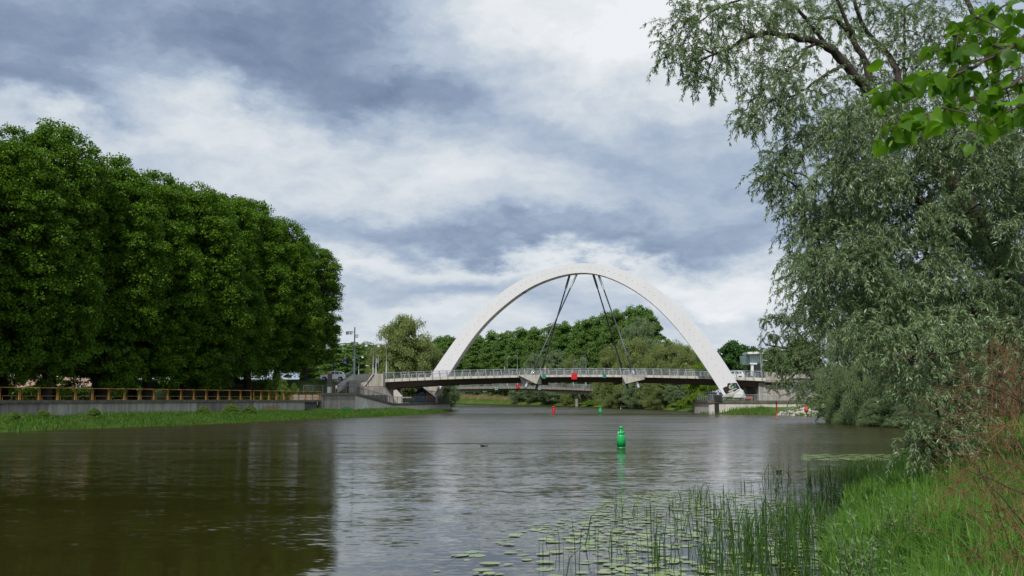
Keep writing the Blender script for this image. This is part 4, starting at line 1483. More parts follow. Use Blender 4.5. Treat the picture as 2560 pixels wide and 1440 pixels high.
# ------------------------------------------------------------------ second bridge, farther upstream
b2 = thing('road_bridge', 'low grey haunched concrete bridge seen beneath the arch bridge', 'bridge', (2, 311, 0))
D2 = 311.0
top2 = [(960, 971), (1090, 967.5), (1200, 966), (1300, 965.5), (1400, 968), (1500, 972), (1620, 978)]
bot2 = [(960, 979), (1060, 980), (1100, 984), (1128, 984), (1200, 977.5), (1290, 974.5), (1380, 978), (1432, 985), (1462, 986), (1500, 984), (1560, 982), (1620, 985)]
mb = MB()
mb.extrude([P(x, y + 4, D2 + 1.5) for x, y in top2] + [P(x, y, D2 + 1.5) for x, y in reversed(bot2)], (0, 10, 0), M['conc'])
mb.build('girder', b2)
mb = MB()
mb.extrude([P(x, y, D2) for x, y in top2] + [P(x, y + 6, D2) for x, y in reversed(top2)], (0, 13, 0), M['conc_dark'])
mb.build('edge_beam', b2)
p = [P(x, y, D2 + 0.1) for x, y in top2]
for off in (0.1, 12.7):
    railing(b2, [(q.x, D2 + off) for q in p], [q.z for q in p], 1.15, 5, 2.4, M['steel'])
for (x0, x1, ddd) in ((1438, 1445, 2.2), (1452, 1461, 8.0), (1104, 1110, 2.2), (1112, 1119, 8.0)):
    mb = MB()
    a, c_ = P(x0, 985, D2 + ddd), P(x1, 985, D2 + ddd)
    mb.extrude([(a.x, a.y, -0.5), (c_.x, a.y, -0.5), (c_.x, a.y, c_.z + 0.2), (a.x, a.y, a.z + 0.2)], (0, 1.2, 0), M['conc_dark'] if ddd < 3 else M['conc'])
    mb.build('pier', b2)

# ------------------------------------------------------------------ navigation signs
def sign_obj(name, label, cat, shape, c, w_, h_, mt, rim=None, back=None):
    t_ = thing(name, label, cat, c)
    mb = MB()
    x, y, z = c
    if shape == 'sq':
        mb.box(c, (w_, 0.06, h_), mt)
    else:
        mb.extrude([(x + w_ / 2 * math.cos(a), y - 0.03, z + h_ / 2 * math.sin(a)) for a in np.linspace(0, 2 * math.pi, 17)[:-1]], (0, 0.06, 0), mt)
    mb.build('panel', t_)
    mb = MB()
    mb.box((x, y + 0.08, z + h_ * 0.2), (0.06, 0.08, h_ * 0.9), M['steel_dark'])
    mb.build('bracket', t_)
    if rim is not None:
        mb = MB()
        e = w_ * 0.36
        for (dx, dz, ww, hh) in ((0, e, w_ * 0.8, w_ * 0.09), (0, -e, w_ * 0.8, w_ * 0.09), (e, 0, w_ * 0.09, w_ * 0.62), (-e, 0, w_ * 0.09, w_ * 0.62)):
            mb.box((x + dx, y - 0.045, z + dz), (ww, 0.02, hh), rim)
        mb.build('border', t_)
    return t_


def on_deck(px, py, dy=-0.35):
    D = 190.0
    for _ in range(3):
        X_ = (px - 1280) / F * D
        s = (X_ - DL[0]) / dt[0]
        D = DL[1] + dt[1] * s + dy
    return P(px, py, D)


sign_obj('navigation_sign', 'large square red navigation sign hung on the middle of the arch bridge', 'sign', 'sq', on_deck(1435.5, 940.5), 1.05, 1.15, M['red'])
sign_obj('navigation_sign', 'small square green navigation sign on the arch bridge left of the red square', 'sign', 'sq', on_deck(1360, 941.5), 0.62, 0.8, M['teal'])
sign_obj('navigation_sign', 'small square green navigation sign on the arch bridge right of the red square', 'sign', 'sq', on_deck(1511, 939.5), 0.62, 0.75, M['teal'])
sign_obj('navigation_sign', 'round red navigation sign on the second bridge', 'sign', 'ci', P(1294.5, 966.5, D2 - 0.3), 1.15, 1.15, M['red'])
sign_obj('navigation_sign', 'green white framed square sign on the second bridge, left of the round red one', 'sign', 'sq', P(1241, 971, D2 - 0.3), 0.95, 0.95, M['teal'], M['g_white'])
sign_obj('navigation_sign', 'green white framed square sign on the second bridge, right of the round red one', 'sign', 'sq', P(1348.5, 972, D2 - 0.3), 0.75, 0.75, M['teal'], M['g_white'])

# ------------------------------------------------------------------ street lamps, masts, signs
def lamp_head(t_, c, w_=0.9):
    mb = MB()
    x, y, z = c
    mb.lathe((x, y, z), [(w_ * 0.34, -0.42), (w_ * 0.5, -0.30), (w_ * 0.5, -0.12), (w_ * 0.42, 0.0)], M['white'], 12)
    h_ = mb.build('lamp_head', t_)
    mb = MB()
    mb.lathe((x, y, z), [(w_ * 0.52, 0.005), (w_ * 0.48, 0.14), (0.1, 0.2)], M['steel'], 12)
    mb.build('lamp_cap', h_)


def street_lamp(label, px, ytop, ybase, D, arms, rad=0.075, group=None, name='street_lamp'):
    base = P(px, ybase, D)
    top = P(px, ytop, D)
    base.x = top.x = (base.x + top.x) / 2
    t_ = thing(name, label, 'street lamp', base, 0, group)
    mb = MB()
    mb.tube([base, base.lerp(top, 0.5), top], [rad * 1.4, rad * 1.1, rad * 0.8], M['steel'], 8)
    mb.build('pole', t_)
    for (ax, ay, w_) in arms:
        e = P(ax, ay, D)
        s = Vector((base.x, D, e.z + 0.15))
        mb = MB()
        mb.tube([s, Vector((e.x, D, e.z + 0.3))], 0.045, M['steel'], 6)
        mb.build('arm', t_)
        lamp_head(t_, (e.x, D, e.z + 0.12), w_)
    return t_


street_lamp('street lamp with one white lantern, left one of the pair by the bridge', 933, 858, 936, 196, [(916, 864, 0.62)])
street_lamp('street lamp with one white lantern, right one of the pair by the bridge', 966, 860, 937, 200, [(947, 865, 0.62)])
street_lamp('small distant street lamp with a white lantern right of the tall mast', 897, 897, 940, 260, [(906.5, 893, 0.6)])
mast = street_lamp('tall grey lamp mast with three lanterns, long arm and signs beside the stairs', 886, 818, 945, 186, [(868.5, 832.5, 0.6), (877.5, 832, 0.6), (892, 840, 0.6)], 0.13, None, 'lamp_mast')
mb = MB()
a = P(886, 858, 186)
mb.beam(a, P(830, 860.5, 186), 0.16, 0.16, M['steel'])
mb.build('long_arm', mast)
mb = MB()
mb.box(P(888.5, 860.5, 185.8), (0.36, 0.3, 0.42), M['white'])
mb.box(P(883, 899.5, 185.8), (0.3, 0.3, 0.3), M['white'])
mb.build('equipment_box', mast)
mb = MB()
mb.beam(P(872, 903.5, 186), P(886, 903.5, 186), 0.1, 0.1, M['steel'])
mb.beam(P(882, 886.5, 186), P(895, 886.5, 186), 0.1, 0.1, M['steel'])
mb.build('sign_arm', mast)
sg = thing('traffic_sign', 'round red ringed speed limit sign above a blue pedestrian crossing sign', 'sign', P(863, 900, 185.8))
mb = MB()
c0 = P(862.8, 895.5, 185.7)
mb.extrude([c0 + Vector((0.31 * math.cos(a), 0, 0.31 * math.sin(a))) for a in np.linspace(0, 6.283, 17)[:-1]], (0, 0.03, 0), M['red'])
mb.extrude([c0 + Vector((0.22 * math.cos(a), -0.01, 0.22 * math.sin(a))) for a in np.linspace(0, 6.283, 17)[:-1]], (0, 0.008, 0), M['white'])
mb.build('round_plate', sg)


def text_obj(body, size, loc, mt, parent, name='lettering', rz=0.0):
    cu = bpy.data.curves.new(name, 'FONT')
    cu.body = body
    cu.size = size
    cu.extrude = 0.004
    cu.align_x = 'CENTER'
    cu.align_y = 'CENTER'
    cu.materials.append(mt)
    o = bpy.data.objects.new(name, cu)
    C.objects.link(o)
    me = bpy.data.meshes.new_from_object(o.evaluated_get(bpy.context.evaluated_depsgraph_get()))
    bpy.data.objects.remove(o)
    o = link(name, me, parent)
    rl = root_loc(parent)
    o.location = (loc[0] - rl[0], loc[1] - rl[1], loc[2] - rl[2])
    o.rotation_euler = (math.radians(90), 0, rz)
    return o


text_obj('30', 0.30, c0 + Vector((0, -0.02, 0)), M['black'], sg)
mb = MB()
c1 = P(862.5, 904.5, 185.7)
mb.box(c1, (0.72, 0.03, 0.72), M['blue_sign'])
mb.extrude([c1 + Vector((-0.25, -0.02, -0.24)), c1 + Vector((0.25, -0.02, -0.24)), c1 + Vector((0, -0.02, 0.24))], (0, -0.008, 0), M['white'])
mb.extrude([c1 + Vector((-0.03, -0.032, 0.12)), c1 + Vector((0.05, -0.032, 0.12)), c1 + Vector((0.10, -0.032, -0.18)), c1 + Vector((0.0, -0.032, -0.05)), c1 + Vector((-0.10, -0.032, -0.18))], (0, -0.008, 0), M['black'])
mb.beam(P(868.5, 900, 185.9), P(868.5, 912, 185.9), 0.12, 0.12, M['black'])
mb.build('blue_plate', sg)
# traffic light and sign frames
tl = thing('traffic_light', 'black traffic light hanging beside the left lantern pole', 'traffic light', P(935.5, 932, 195.4))
mb = MB()
mb.box(P(935.5, 914, 195.4), (0.32, 0.3, 0.95), M['black'])
mb.build('housing', tl)
for k, c in enumerate(('rubber', 'rubber', 'rubber')):
    mb = MB()
    q = P(935.5, 910.5 + k * 3.6, 195.2)
    mb.extrude([q + Vector((0.1 * math.cos(a), 0, 0.1 * math.sin(a))) for a in np.linspace(0, 6.283, 9)[:-1]], (0, 0.04, 0), M[c])
    mb.build('lens', tl)
mb = MB()
mb.beam(P(935.5, 920, 195.45), P(935.5, 936, 195.45), 0.08, 0.08, M['steel'])
mb.build('post', tl)
sp = thing('sign_post', 'thin white post with the backs of two sign frames near the lanterns', 'sign', P(940, 934, 198))
mb = MB()
mb.tube([P(940, 936, 198), P(940, 892, 198)], 0.06, M['white'], 6)
mb.build('post', sp)
mb = MB()
mb.beam(P(946.5, 889, 198), P(946.5, 919, 198), 0.06, 0.06, M['steel'])
mb.beam(P(940, 897, 198), P(947, 897, 198), 0.06, 0.2, M['steel'])
mb.box(P(943.5, 903, 198), (0.55, 0.05, 0.8), M['steel'])
mb.build('sign_frame', sp)
for (px, yt, yb, D, lb) in ((834.5, 908, 962, 172, 'park lamp with a square dark head beside the white car'), (918, 914, 966, 177.6, 'park lamp with a flat dish head beside the stairs')):
    base, top = P(px, yb, D), P(px, yt, D)
    base.x = top.x
    t_ = thing('park_lamp', lb, 'street lamp', base)
    mb = MB()
    mb.tube([base, top - Vector((0, 0, 0.5))], 0.05, M['steel_dark'], 6)
    mb.build('pole', t_)
    mb = MB()
    if px < 900:
        mb.lathe(top, [(0.10, -0.55), (0.20, -0.42), (0.26, -0.05), (0.24, 0.05), (0.08, 0.1)], M['steel_dark'], 8)
    else:
        mb.lathe(top, [(0.06, -0.5), (0.10, -0.2), (0.10, -0.1), (0.40, -0.06), (0.36, 0.02), (0.1, 0.08)], M['conc_light'], 10)
    mb.build('lamp_head', t_)
for (px, yt, side) in ((1268, 879, 1), (1293.5, 876, -1), (1433, 888, 1), (1464.5, 884, -1)):
    dpos = {1268: 'leftmost', 1293.5: 'second from the left', 1433: 'third from the left', 1464.5: 'rightmost'}[px]
    D = D2 + (1.0 if side > 0 else 12.0)
    base, top = P(px, 966, D), P(px, yt, D)
    base.x = top.x
    t_ = thing('street_lamp', f'slim grey lamp post on the second bridge, {dpos} of the four', 'street lamp', base, 0, 'lamp posts on the second bridge')
    mb = MB()
    mb.tube([base, top], [0.12, 0.09], M['steel'], 6)
    mb.build('pole', t_)
    mb = MB()
    q = P(px, yt + 13, D)
    q.x = base.x
    mb.beam(q, q + Vector((side * 0.8, 0, 0)), 0.08, 0.08, M['steel'])
    mb.box(q + Vector((side * 0.75, 0, 0.05)), (0.5, 0.3, 0.16), M['steel'])
    mb.beam(q + Vector((0, 0, -0.8)), q + Vector((side * 0.5, 0, 0.0)), 0.06, 0.06, M['steel'])
    mb.build('arm', t_)
mm = thing('lattice_mast', 'slender lattice mast behind the right end of the bridge', 'mast', P(1902, 935, 215))
mb = MB()
b0, t0 = P(1902, 937, 215), P(1902, 832, 215)
b0.x = t0.x
for dx, dy in ((-0.2, 0), (0.2, 0), (0, 0.3)):
    mb.tube([b0 + Vector((dx, dy, 0)), t0 + Vector((dx * .6, dy * .6, 0))], 0.035, M['steel'], 5)
for k in range(14):
    z = b0.z + (t0.z - b0.z) * k / 14
    z2 = b0.z + (t0.z - b0.z) * (k + 1) / 14
    mb.tube([(b0.x - 0.2, 215, z), (b0.x + 0.2, 215, z2)], 0.02, M['steel'], 4)
mb.build('lattice', mm)

# ------------------------------------------------------------------ buoys
def buoy(label, px, py, tall, kind):
    c = G(px, py)
    t_ = thing('river_buoy', label, 'buoy', (c.x, c.y, 0))
    s = tall / 1.42
    mb = MB()
    if kind == 'green':
        prof = [(0.27, -0.45), (0.285, -0.1), (0.285, 0.06)]
        mb.lathe(c, [(r_ * s, z * s) for r_, z in prof], M['green_wet'], 24)
        mb.build('waterline_band', t_)
        mb = MB()
        mb.lathe(c, [(0.288 * s, 0.062 * s), (0.29 * s, 0.5 * s), (0.288 * s, 0.78 * s), (0.25 * s, 0.85 * s), (0.235 * s, 0.86 * s)], M['green'], 24)
        mb.build('body', t_)
        mb = MB()
        for k in range(6):     # truncated cone with window slots near the top
            a0, a1 = k * math.pi / 3, k * math.pi / 3 + 0.62
            def q(a, r_, z): return (c.x + r_ * s * math.cos(a), c.y + r_ * s * math.sin(a), z * s)
            mb.add([q(a0, 0.232, 0.865), q(a1, 0.232, 0.865), q(a1, 0.10, 1.36), q(a0, 0.10, 1.36)], [(0, 1, 2, 3)], M['green'])
        mb.lathe(c, [(0.234 * s, 0.862 * s), (0.185 * s, 1.08 * s), (0.18 * s, 1.08 * s)], M['green'], 24)
        mb.lathe(c, [(0.135 * s, 1.24 * s), (0.10 * s, 1.38 * s), (0.06 * s, 1.42 * s)], M['green'], 16)
        mb.lathe(c, [(0.12 * s, 0.9 * s), (0.06 * s, 1.3 * s)], M['green_wet'], 10)
        mb.build('conical_top', t_)
        mb = MB()
        mb.box((c.x - 0.19 * s, c.y - 0.14 * s, 0.96 * s), (0.10 * s, 0.02, 0.14 * s), M['g_white'], rz=0.6)
        mb.build('reflector', t_)
    else:
        mb.lathe(c, [(0.25 * s, -0.4 * s), (0.26 * s, 0.0), (0.27 * s, 0.08 * s), (0.27 * s, 1.0 * s), (0.25 * s, 1.06 * s)], M['red'], 20)
        mb.build('body', t_)
        mb = MB()
        mb.lathe((c.x, c.y, 0), [(0.31 * s, 1.08 * s), (0.31 * s, 1.4 * s), (0.27 * s, 1.42 * s)], M['red'], 20)
        mb.build('cylindrical_top', t_)
        mb = MB()
        mb.box((c.x, c.y - 0.285 * s, 0.98 * s), (0.12 * s, 0.02, 0.1 * s), M['g_white'])
        mb.build('reflector', t_)
    return t_


buoy('nearest green river buoy with a conical top, standing alone in open water', 1553, 1119, 1.27, 'green')
buoy('red cylindrical river buoy in mid stream before the bridge', 1384, 1034, 1.28, 'red')
buoy('smaller distant green river buoy right of the red buoy', 1501, 1036, 1.28, 'green')
buoy('tiny far green buoy near the reed bed under the left part of the bridge', 1192, 1009, 2.2, 'green')

# ------------------------------------------------------------------ birds
def duck(label, px, py, s, heading):
    c = G(px, py)
    t_ = thing('duck', label, 'bird', (c.x, c.y, 0), heading)
    t_.scale = (s, s, s)
    mb = MB()
    # body lofted along x, neck and head in one skin
    secs = [(-0.24, 0.10, 0.02, 0.03), (-0.16, 0.08, 0.08, 0.07), (-0.02, 0.06, 0.12, 0.11), (0.12, 0.07, 0.11, 0.10), (0.19, 0.12, 0.07, 0.07), (0.215, 0.20, 0.045, 0.045), (0.235, 0.27, 0.05, 0.045),
            (0.275, 0.285, 0.05, 0.042), (0.315, 0.275, 0.025, 0.02), (0.37, 0.265, 0.02, 0.008)]
    vs, fs = [], []
    k = 10
    for (x, z, hw, hh) in secs:
        for j in range(k):
            a = 2 * math.pi * j / k
            vs.append((x, hw * math.cos(a), z + hh * math.sin(a)))
    for i in range(len(secs) - 1):
        for j in range(k):
            j2 = (j + 1) % k
            fs.append((i * k + j, i * k + j2, (i + 1) * k + j2, (i + 1) * k + j))
    fs += [tuple(range(k)), tuple((len(secs) - 1) * k + j for j in reversed(range(k)))]
    mb.add(vs, fs, M['black'], True)
    mb.build('body', t_, world=False)
    mb = MB()
    mb.add([(-0.2, 0.085, 0.12), (0.08, 0.12, 0.12), (-0.02, 0.10, 0.16), (-0.2, 0.03, 0.17)], [(0, 1, 2, 3)], M['twig_dark'])
    mb.add([(-0.2, -0.085, 0.12), (0.08, -0.12, 0.12), (-0.02, -0.10, 0.16), (-0.2, -0.03, 0.17)], [(3, 2, 1, 0)], M['twig_dark'])
    mb.build('wing', t_, world=False)
    return t_


duck('adult dark duck swimming with two ducklings left of the near green buoy', 1206, 1116, 0.6, 2.8)
duck('first duckling close behind the adult duck', 1213, 1116, 0.28, 2.8)
duck('second duckling trailing last behind the adult duck', 1218, 1116, 0.28, 2.8)
duck('lone dark duck swimming at the edge of the reeds', 1947, 1180, 0.55, 2.9)
gl_ = thing('gull', 'white gull flying low over the river near the second bridge pier', 'bird', P(1384, 998, 240))
c = P(1384, 998, 240)
mb = MB()
vs = []
mb.tube([c + Vector((-0.1, -0.28, 0)), c + Vector((0, -0.1, 0.0)), c + Vector((0, 0.12, 0)), c + Vector((0, 0.35, 0.02))], [0.03, 0.09, 0.085, 0.02], M['white'], 8)
mb.build('body', gl_)
for s in (-1, 1):
    mb = MB()
    pts = [c + Vector((s * 0.05, -0.1, 0.05)), c + Vector((s * 0.35, -0.12, 0.16)), c + Vector((s * 0.75, 0.05, -0.12)), c + Vector((s * 0.35, 0.12, 0.14)), c + Vector((s * 0.05, 0.12, 0.04))]
    mb.extrude(pts, (0, 0, 0.02), M['white'])
    mb.build('wing', gl_)

# ------------------------------------------------------------------ people
def person(label, foot, heading, shirt, legs, hair, H=1.72, pose='stand', long_hair=False):
    t_ = thing('person', label, 'person', foot, heading)
    k = H / 1.75
    st_ = 0.13 if pose == 'walk' else 0.03
    arm = 0.14 if pose == 'walk' else 0.02
    nodes = {
        'pel': (0, 0, 0.93, .15, .11), 'wai': (0, 0, 1.08, .135, .095), 'che': (0, 0, 1.28, .165, .11), 'nek': (0, 0.0, 1.46, .06, .06), 'hed': (0, 0.02, 1.56, .075, .085), 'top': (0, 0.01, 1.68, .075, .085),
        'shl': (-.17, 0, 1.40, .065, .06), 'ell': (-.22, arm * .4, 1.13, .045, .045), 'wrl': (-.22, arm * 1.6, .90, .034, .034), 'hal': (-.22, arm * 1.8, .80, .036, .022),
        'shr': (.17, 0, 1.40, .065, .06), 'elr': (.22, -arm * .4, 1.13, .045, .045), 'wrr': (.22, -arm * .8, .90, .034, .034), 'har': (.22, -arm, .80, .036, .022),
        'hil': (-.09, 0, .86, .095, .095), 'knl': (-.10, st_ * 1.1, .49, .062, .065), 'anl': (-.10, st_ * 1.2, .09, .042, .045), 'tol': (-.11, st_ * 1.2 + .15, .035, .04, .03),
        'hir': (.09, 0, .86, .095, .095), 'knr': (.10, -st_ * .3, .49, .062, .065), 'anr': (.10, -st_ * 1.8, .10, .042, .045), 'tor': (.11, -st_ * 1.6 + .14, .035, .04, .03)}
    ed = [('pel', 'wai'), ('wai', 'che'), ('che', 'nek'), ('nek', 'hed'), ('hed', 'top'), ('che', 'shl'), ('shl', 'ell'), ('ell', 'wrl'), ('wrl', 'hal'), ('che', 'shr'), ('shr', 'elr'), ('elr', 'wrr'), ('wrr', 'har'),
          ('pel', 'hil'), ('hil', 'knl'), ('knl', 'anl'), ('anl', 'tol'), ('pel', 'hir'), ('hir', 'knr'), ('knr', 'anr'), ('anr', 'tor')]
    names = list(nodes)
    me = bpy.data.meshes.new('tmp')
    me.from_pydata([tuple(q * k for q in nodes[a][:3]) for a in names], [(names.index(a), names.index(b_)) for a, b_ in ed], [])
    o = bpy.data.objects.new('tmp', me)
    C.objects.link(o)
    md = o.modifiers.new('Skin', 'SKIN')
    if not me.skin_vertices:
        raise RuntimeError('no skin layer')
    for i, a in enumerate(names):
        sv = me.skin_vertices[0].data[i]
        sv.radius = (nodes[a][3] * k, nodes[a][4] * k)
        sv.use_root = (a == 'pel')
    sb = o.modifiers.new('Subsurf', 'SUBSURF')
    sb.levels = 1
    dg = bpy.context.evaluated_depsgraph_get()
    ev = o.evaluated_get(dg)
    body = bpy.data.meshes.new_from_object(ev)
    bpy.data.objects.remove(o)
    body.name = 'body'
    for m_ in (M['skin'], shirt, legs, M['black']):
        body.materials.append(m_)
    for p_ in body.polygons:
        z = p_.center.z / k
        x = abs(p_.center.x) / k
        p_.material_index = 3 if z < 0.10 else 2 if (z < 0.98 and x < 0.19) else 0 if (z > 1.45 or (x > 0.19 and z < 1.12)) else 1
        p_.use_smooth = True
    link('body', body, t_)
    mb = MB()
    prof = [(0.098, -0.04), (0.108, 0.04), (0.09, 0.11), (0.04, 0.145)]
    if long_hair:
        prof = [(0.09, -0.24)] + prof
    mb.lathe((0, -0.025 * k, 1.60 * k), [(a * k, z * k) for a, z in prof], hair, 10)
    mb.build('hair', t_, world=False)
    return t_


cl = {k: mat('cloth_' + k, c, 0.9, 0.08) for k, c in dict(black=(0.018, 0.018, 0.02), beige=(0.5, 0.38, 0.27), white=(0.7, 0.68, 0.66), denim=(0.10, 0.14, 0.24), pink=(0.55, 0.40, 0.42),
                                                          brown=(0.10, 0.05, 0.03), grey=(0.2, 0.2, 0.22), blond=(0.4, 0.28, 0.12), dark=(0.02, 0.014, 0.01), tan=(0.35, 0.26, 0.18)).items()}


def deck_person(label, px, off, **kw):
    s = ((px - 1280) / F * 190 - DL[0]) / dt[0]
    for _ in range(4):
        q = dp(s, off, 0)
        want = (px - 1280) / F * q[1]
        s += (want - q[0]) / dt[0]
    q = dp(s, off, deck_z(s) + 0.0)
    return person(label, q, **kw)


deck_person('person in black with red brown hair walking at the left end of the bridge', 1016.5, 1.6, heading=-1.6, shirt=cl['black'], legs=cl['black'], hair=cl['brown'], pose='walk', long_hair=True)
deck_person('person in dark clothes behind the railing left of the beige pair', 1210, 11.6, heading=1.5, shirt=cl['grey'], legs=cl['black'], hair=cl['dark'], pose='walk')
deck_person('person in a beige top and jeans walking on the bridge, left of the pair', 1261.5, 1.5, heading=-1.5, shirt=cl['beige'], legs=cl['denim'], hair=cl['blond'], pose='walk', long_hair=True)
deck_person('person in black with a tan bag side, right of the beige top person', 1267.5, 1.9, heading=-1.5, shirt=cl['black'], legs=cl['denim'], hair=cl['dark'], pose='walk')
deck_person('person in a white top and pink shorts above the green bridge sign', 1362.5, 1.6, heading=-1.5, shirt=cl['white'], legs=cl['pink'], hair=cl['blond'], H=1.66, pose='walk')
q = P(1796, 1001, 179)
person('person in a white shirt standing on the right terrace corner', (q.x, 179, 2.34), 3.1, cl['white'], cl['brown'], cl['dark'], 1.74)
q = P(841, 983, 156)
person('person in white top and black trousers standing by the black pillar', (q.x, 156, 3.3), 1.2, cl['white'], cl['black'], cl['dark'], 1.7)
q = P(866, 948, 184)
person('person in dark clothes standing behind the white car', (q.x, 180, float(height(q.x, 180))), 1.2, cl['black'], cl['brown'], cl['dark'], 1.75)

# ------------------------------------------------------------------ cars
def car(label, loc, rz, paint, cat='car'):
    t_ = thing('parked_car', label, cat, loc, rz)
    Wc = 0.88
    body = [(-2.12, 0.36), (-2.15, 0.72), (-2.02, 0.92), (-1.2, 1.03), (-0.85, 1.08), (1.95, 1.10), (2.10, 0.95), (2.13, 0.5), (2.05, 0.34), (1.75, 0.32), (1.70, 0.55), (1.5, 0.72), (1.2, 0.72), (1.0, 0.55), (0.95, 0.30),
            (-0.95, 0.30), (-1.0, 0.55), (-1.2, 0.72), (-1.5, 0.72), (-1.68, 0.55), (-1.74, 0.32)]
    mb = MB()
    inner_ = [(x, -Wc, z) for x, z in body]
    mb.extrude(inner_, (0, 2 * Wc, 0), paint)
    cab0 = [(-0.95, 1.07), (-0.28, 1.58), (0.1, 1.66), (1.35, 1.65), (1.85, 1.48), (2.0, 1.09)]
    n_ = len(cab0)
    vs = [(x, -Wc * (0.97 if z < 1.2 else 0.80), z) for x, z in cab0] + [(x, Wc * (0.97 if z < 1.2 else 0.80), z) for x, z in cab0]
    mb.add(vs, [tuple(range(n_)), tuple(reversed(range(n_, 2 * n_)))] + [(i, i + n_, (i + 1) % n_ + n_, (i + 1) % n_) for i in range(n_)], paint)
    mb.build('body', t_, world=False)
    for s in (-1, 1):
        for win in ([(-0.62, 1.12), (-0.22, 1.50), (0.32, 1.56), (0.32, 1.12)], [(0.42, 1.12), (0.42, 1.56), (1.12, 1.54), (1.12, 1.12)], [(1.22, 1.14), (1.22, 1.52), (1.55, 1.48), (1.72, 1.18)]):
            mb = MB()
            pts = [(x, s * (Wc * (0.97 - 0.17 * (z - 1.12) / 0.46) + 0.012), z) for x, z in win]
            mb.extrude(pts, (0, -s * 0.01, 0), M['glass'])
            mb.build('side_window', t_, world=False)
    mb = MB()
    mb.add([(-0.92, -0.74, 1.11), (-0.92, 0.74, 1.11), (-0.32, 0.62, 1.56), (-0.32, -0.62, 1.56)], [(0, 1, 2, 3)], M['glass'])
    mb.build('windscreen', t_, world=False)
    mb = MB()
    for s in (-1, 1):
        mb.tube([(-0.05, s * 0.6, 1.72), (1.4, s * 0.6, 1.72)], 0.025, M['steel_dark'], 5)
    mb.build('roof_rails', t_, world=False)
    for x in (-1.35, 1.35):
        for s in (-1, 1):
            mb = MB()
            mb.tube([(x, s * 0.66, 0.34), (x, s * 0.87, 0.34)], 0.34, M['rubber'], 16)
            w_ = mb.build('wheel', t_, world=False)
            mb = MB()
            mb.tube([(x, s * 0.872, 0.34), (x, s * 0.885, 0.34)], 0.21, M['steel'], 12)
            mb.build('rim', w_, world=False)
    for s in (-1, 1):
        mb = MB()
        mb.box((-2.10, s * 0.66, 0.82), (0.12, 0.34, 0.16), M['glass_light'])
        mb.build('headlight', t_, world=False)
    mb = MB()
    mb.box((-2.13, 0, 0.45), (0.14, 1.5, 0.22), M['rubber'])
    mb.build('bumper', t_, world=False)
    return t_


p = P(832, 949, 172)
car('white compact off-roader on the road beside the left abutment', (p.x - 0.1, 172.5, 5.75), 0.10, M['car_white'])
p = P(433, 960, 200)
car('grey car glimpsed between the lime trunks', (p.x, 200, float(height(p.x, 200))), 0.2, M['car_grey'])
s_ = ((1819 - 1280) / F * 188 - DL[0]) / dt[0]
q = dp(s_, 5.5, deck_z(s_) - 0.43)
car('white car crossing the right end of the arch bridge', (q[0], q[1], q[2]), math.atan2(dt[1], dt[0]), M['car_white'])

# ------------------------------------------------------------------ small things of the left bank
pl = thing('information_pillar', 'tall black and grey square pillar beside the terrace railing', 'pillar', P(824.5, 984, 153))
mb = MB()
mb.box(P(824.5, 950, 153.4) * 1.0, (0.66, 0.5, 2.05), M['black'])
pz = P(824.5, 950, 153.4)
mb.build('upper_panel', pl)
mb = MB()
mb.box((pz.x, 153.4, pz.z - 1.55), (0.64, 0.48, 1.0), M['steel'])
mb.build('lower_panel', pl)
mb = MB()
mb.box((pz.x, 153.4, pz.z + 1.06), (0.70, 0.54, 0.06), M['g_rust'])
mb.build('top_cap', pl)
q = P(745, 983, 158)
bo = MB()
bo.tube([(q.x, 158, 2.5), (q.x, 158, 4.3)], 0.16, M['conc_light'], 8)
bo.build('bollard', label='pale round post standing on the lawn left of the terrace railing', cat='post', loc=(q.x, 158, 2.5))
q = P(735, 983, 152)
make_tree('sapling', 'thin young sapling near the end of the ochre fence', 'tree', BUSH[0], (q.x, 152, 2.6), 1.0, (0.3, 0.3, 0.75))
for k, (px, py, s) in enumerate([(690, 940, 1.1), (672, 955, 0.8)]):
    q = P(px, 985, 148)
    make_tree('bush', ('leafy dark shoots around the last lime trunk', 'small leafy shoots left of the last lime trunk')[k], 'bush', BUSH[0], (q.x, 149, 2.5), 2.0 * k, (0.6 * s, 0.6 * s, 0.95 * s))
# road surface on the embankment, left
mb = MB()
mb.prism([(-25.2, 193.6), (-25.0 + dn[0] * 13, 193 + dn[1] * 13), (-120, 222), (-120, 200)], 5.2, 6.38, M['asphalt'])
mb.build('road', kind='structure')
mb = MB()
mb.prism([(46.3, 182.8), (46.3 + dn[0] * 13, 182 + dn[1] * 13), (160, 182), (160, 168)], 5.2, 6.36, M['asphalt'])
mb.build('road', kind='structure')
mb = MB()
mb.prism([(-31.5, 175.5), (-31.5, 190), (-62, 190), (-62, 170.5), (-34, 170.5)], 2.0, 5.70, M['ground'])
mb.build('embankment', kind='structure')
mb = MB()
mb.prism([(-32.5, 176.5), (-32.5, 189), (-61, 189), (-61, 171.2), (-34.4, 171.2)], 5.5, 5.74, M['paving'])
mb.build('pavement', kind='structure')
hd = thing('hedge', 'long low dark hedge under the lime trees behind the ochre fence', 'hedge', (-70, 140, 2.4))
r = np.random.default_rng(61)
k = 40000
hx = r.uniform(0, 1, k)
hz = r.uniform(0, 2.0, k)
ex, ey = np.array([-84.0, 118.0]), np.array([-55.0, 190.0])
hp = ex[None] + (ey - ex)[None] * hx[:, None] + np.stack([r.uniform(-0.8, 0.8, k), r.uniform(-0.3, 0.3, k)], 1) * (1 - 0.3 * (hz > 1.7))[:, None]
hpz = height(hp[:, 0], hp[:, 1]) + hz * (1 + 0.12 * np.sin(hx * 90))
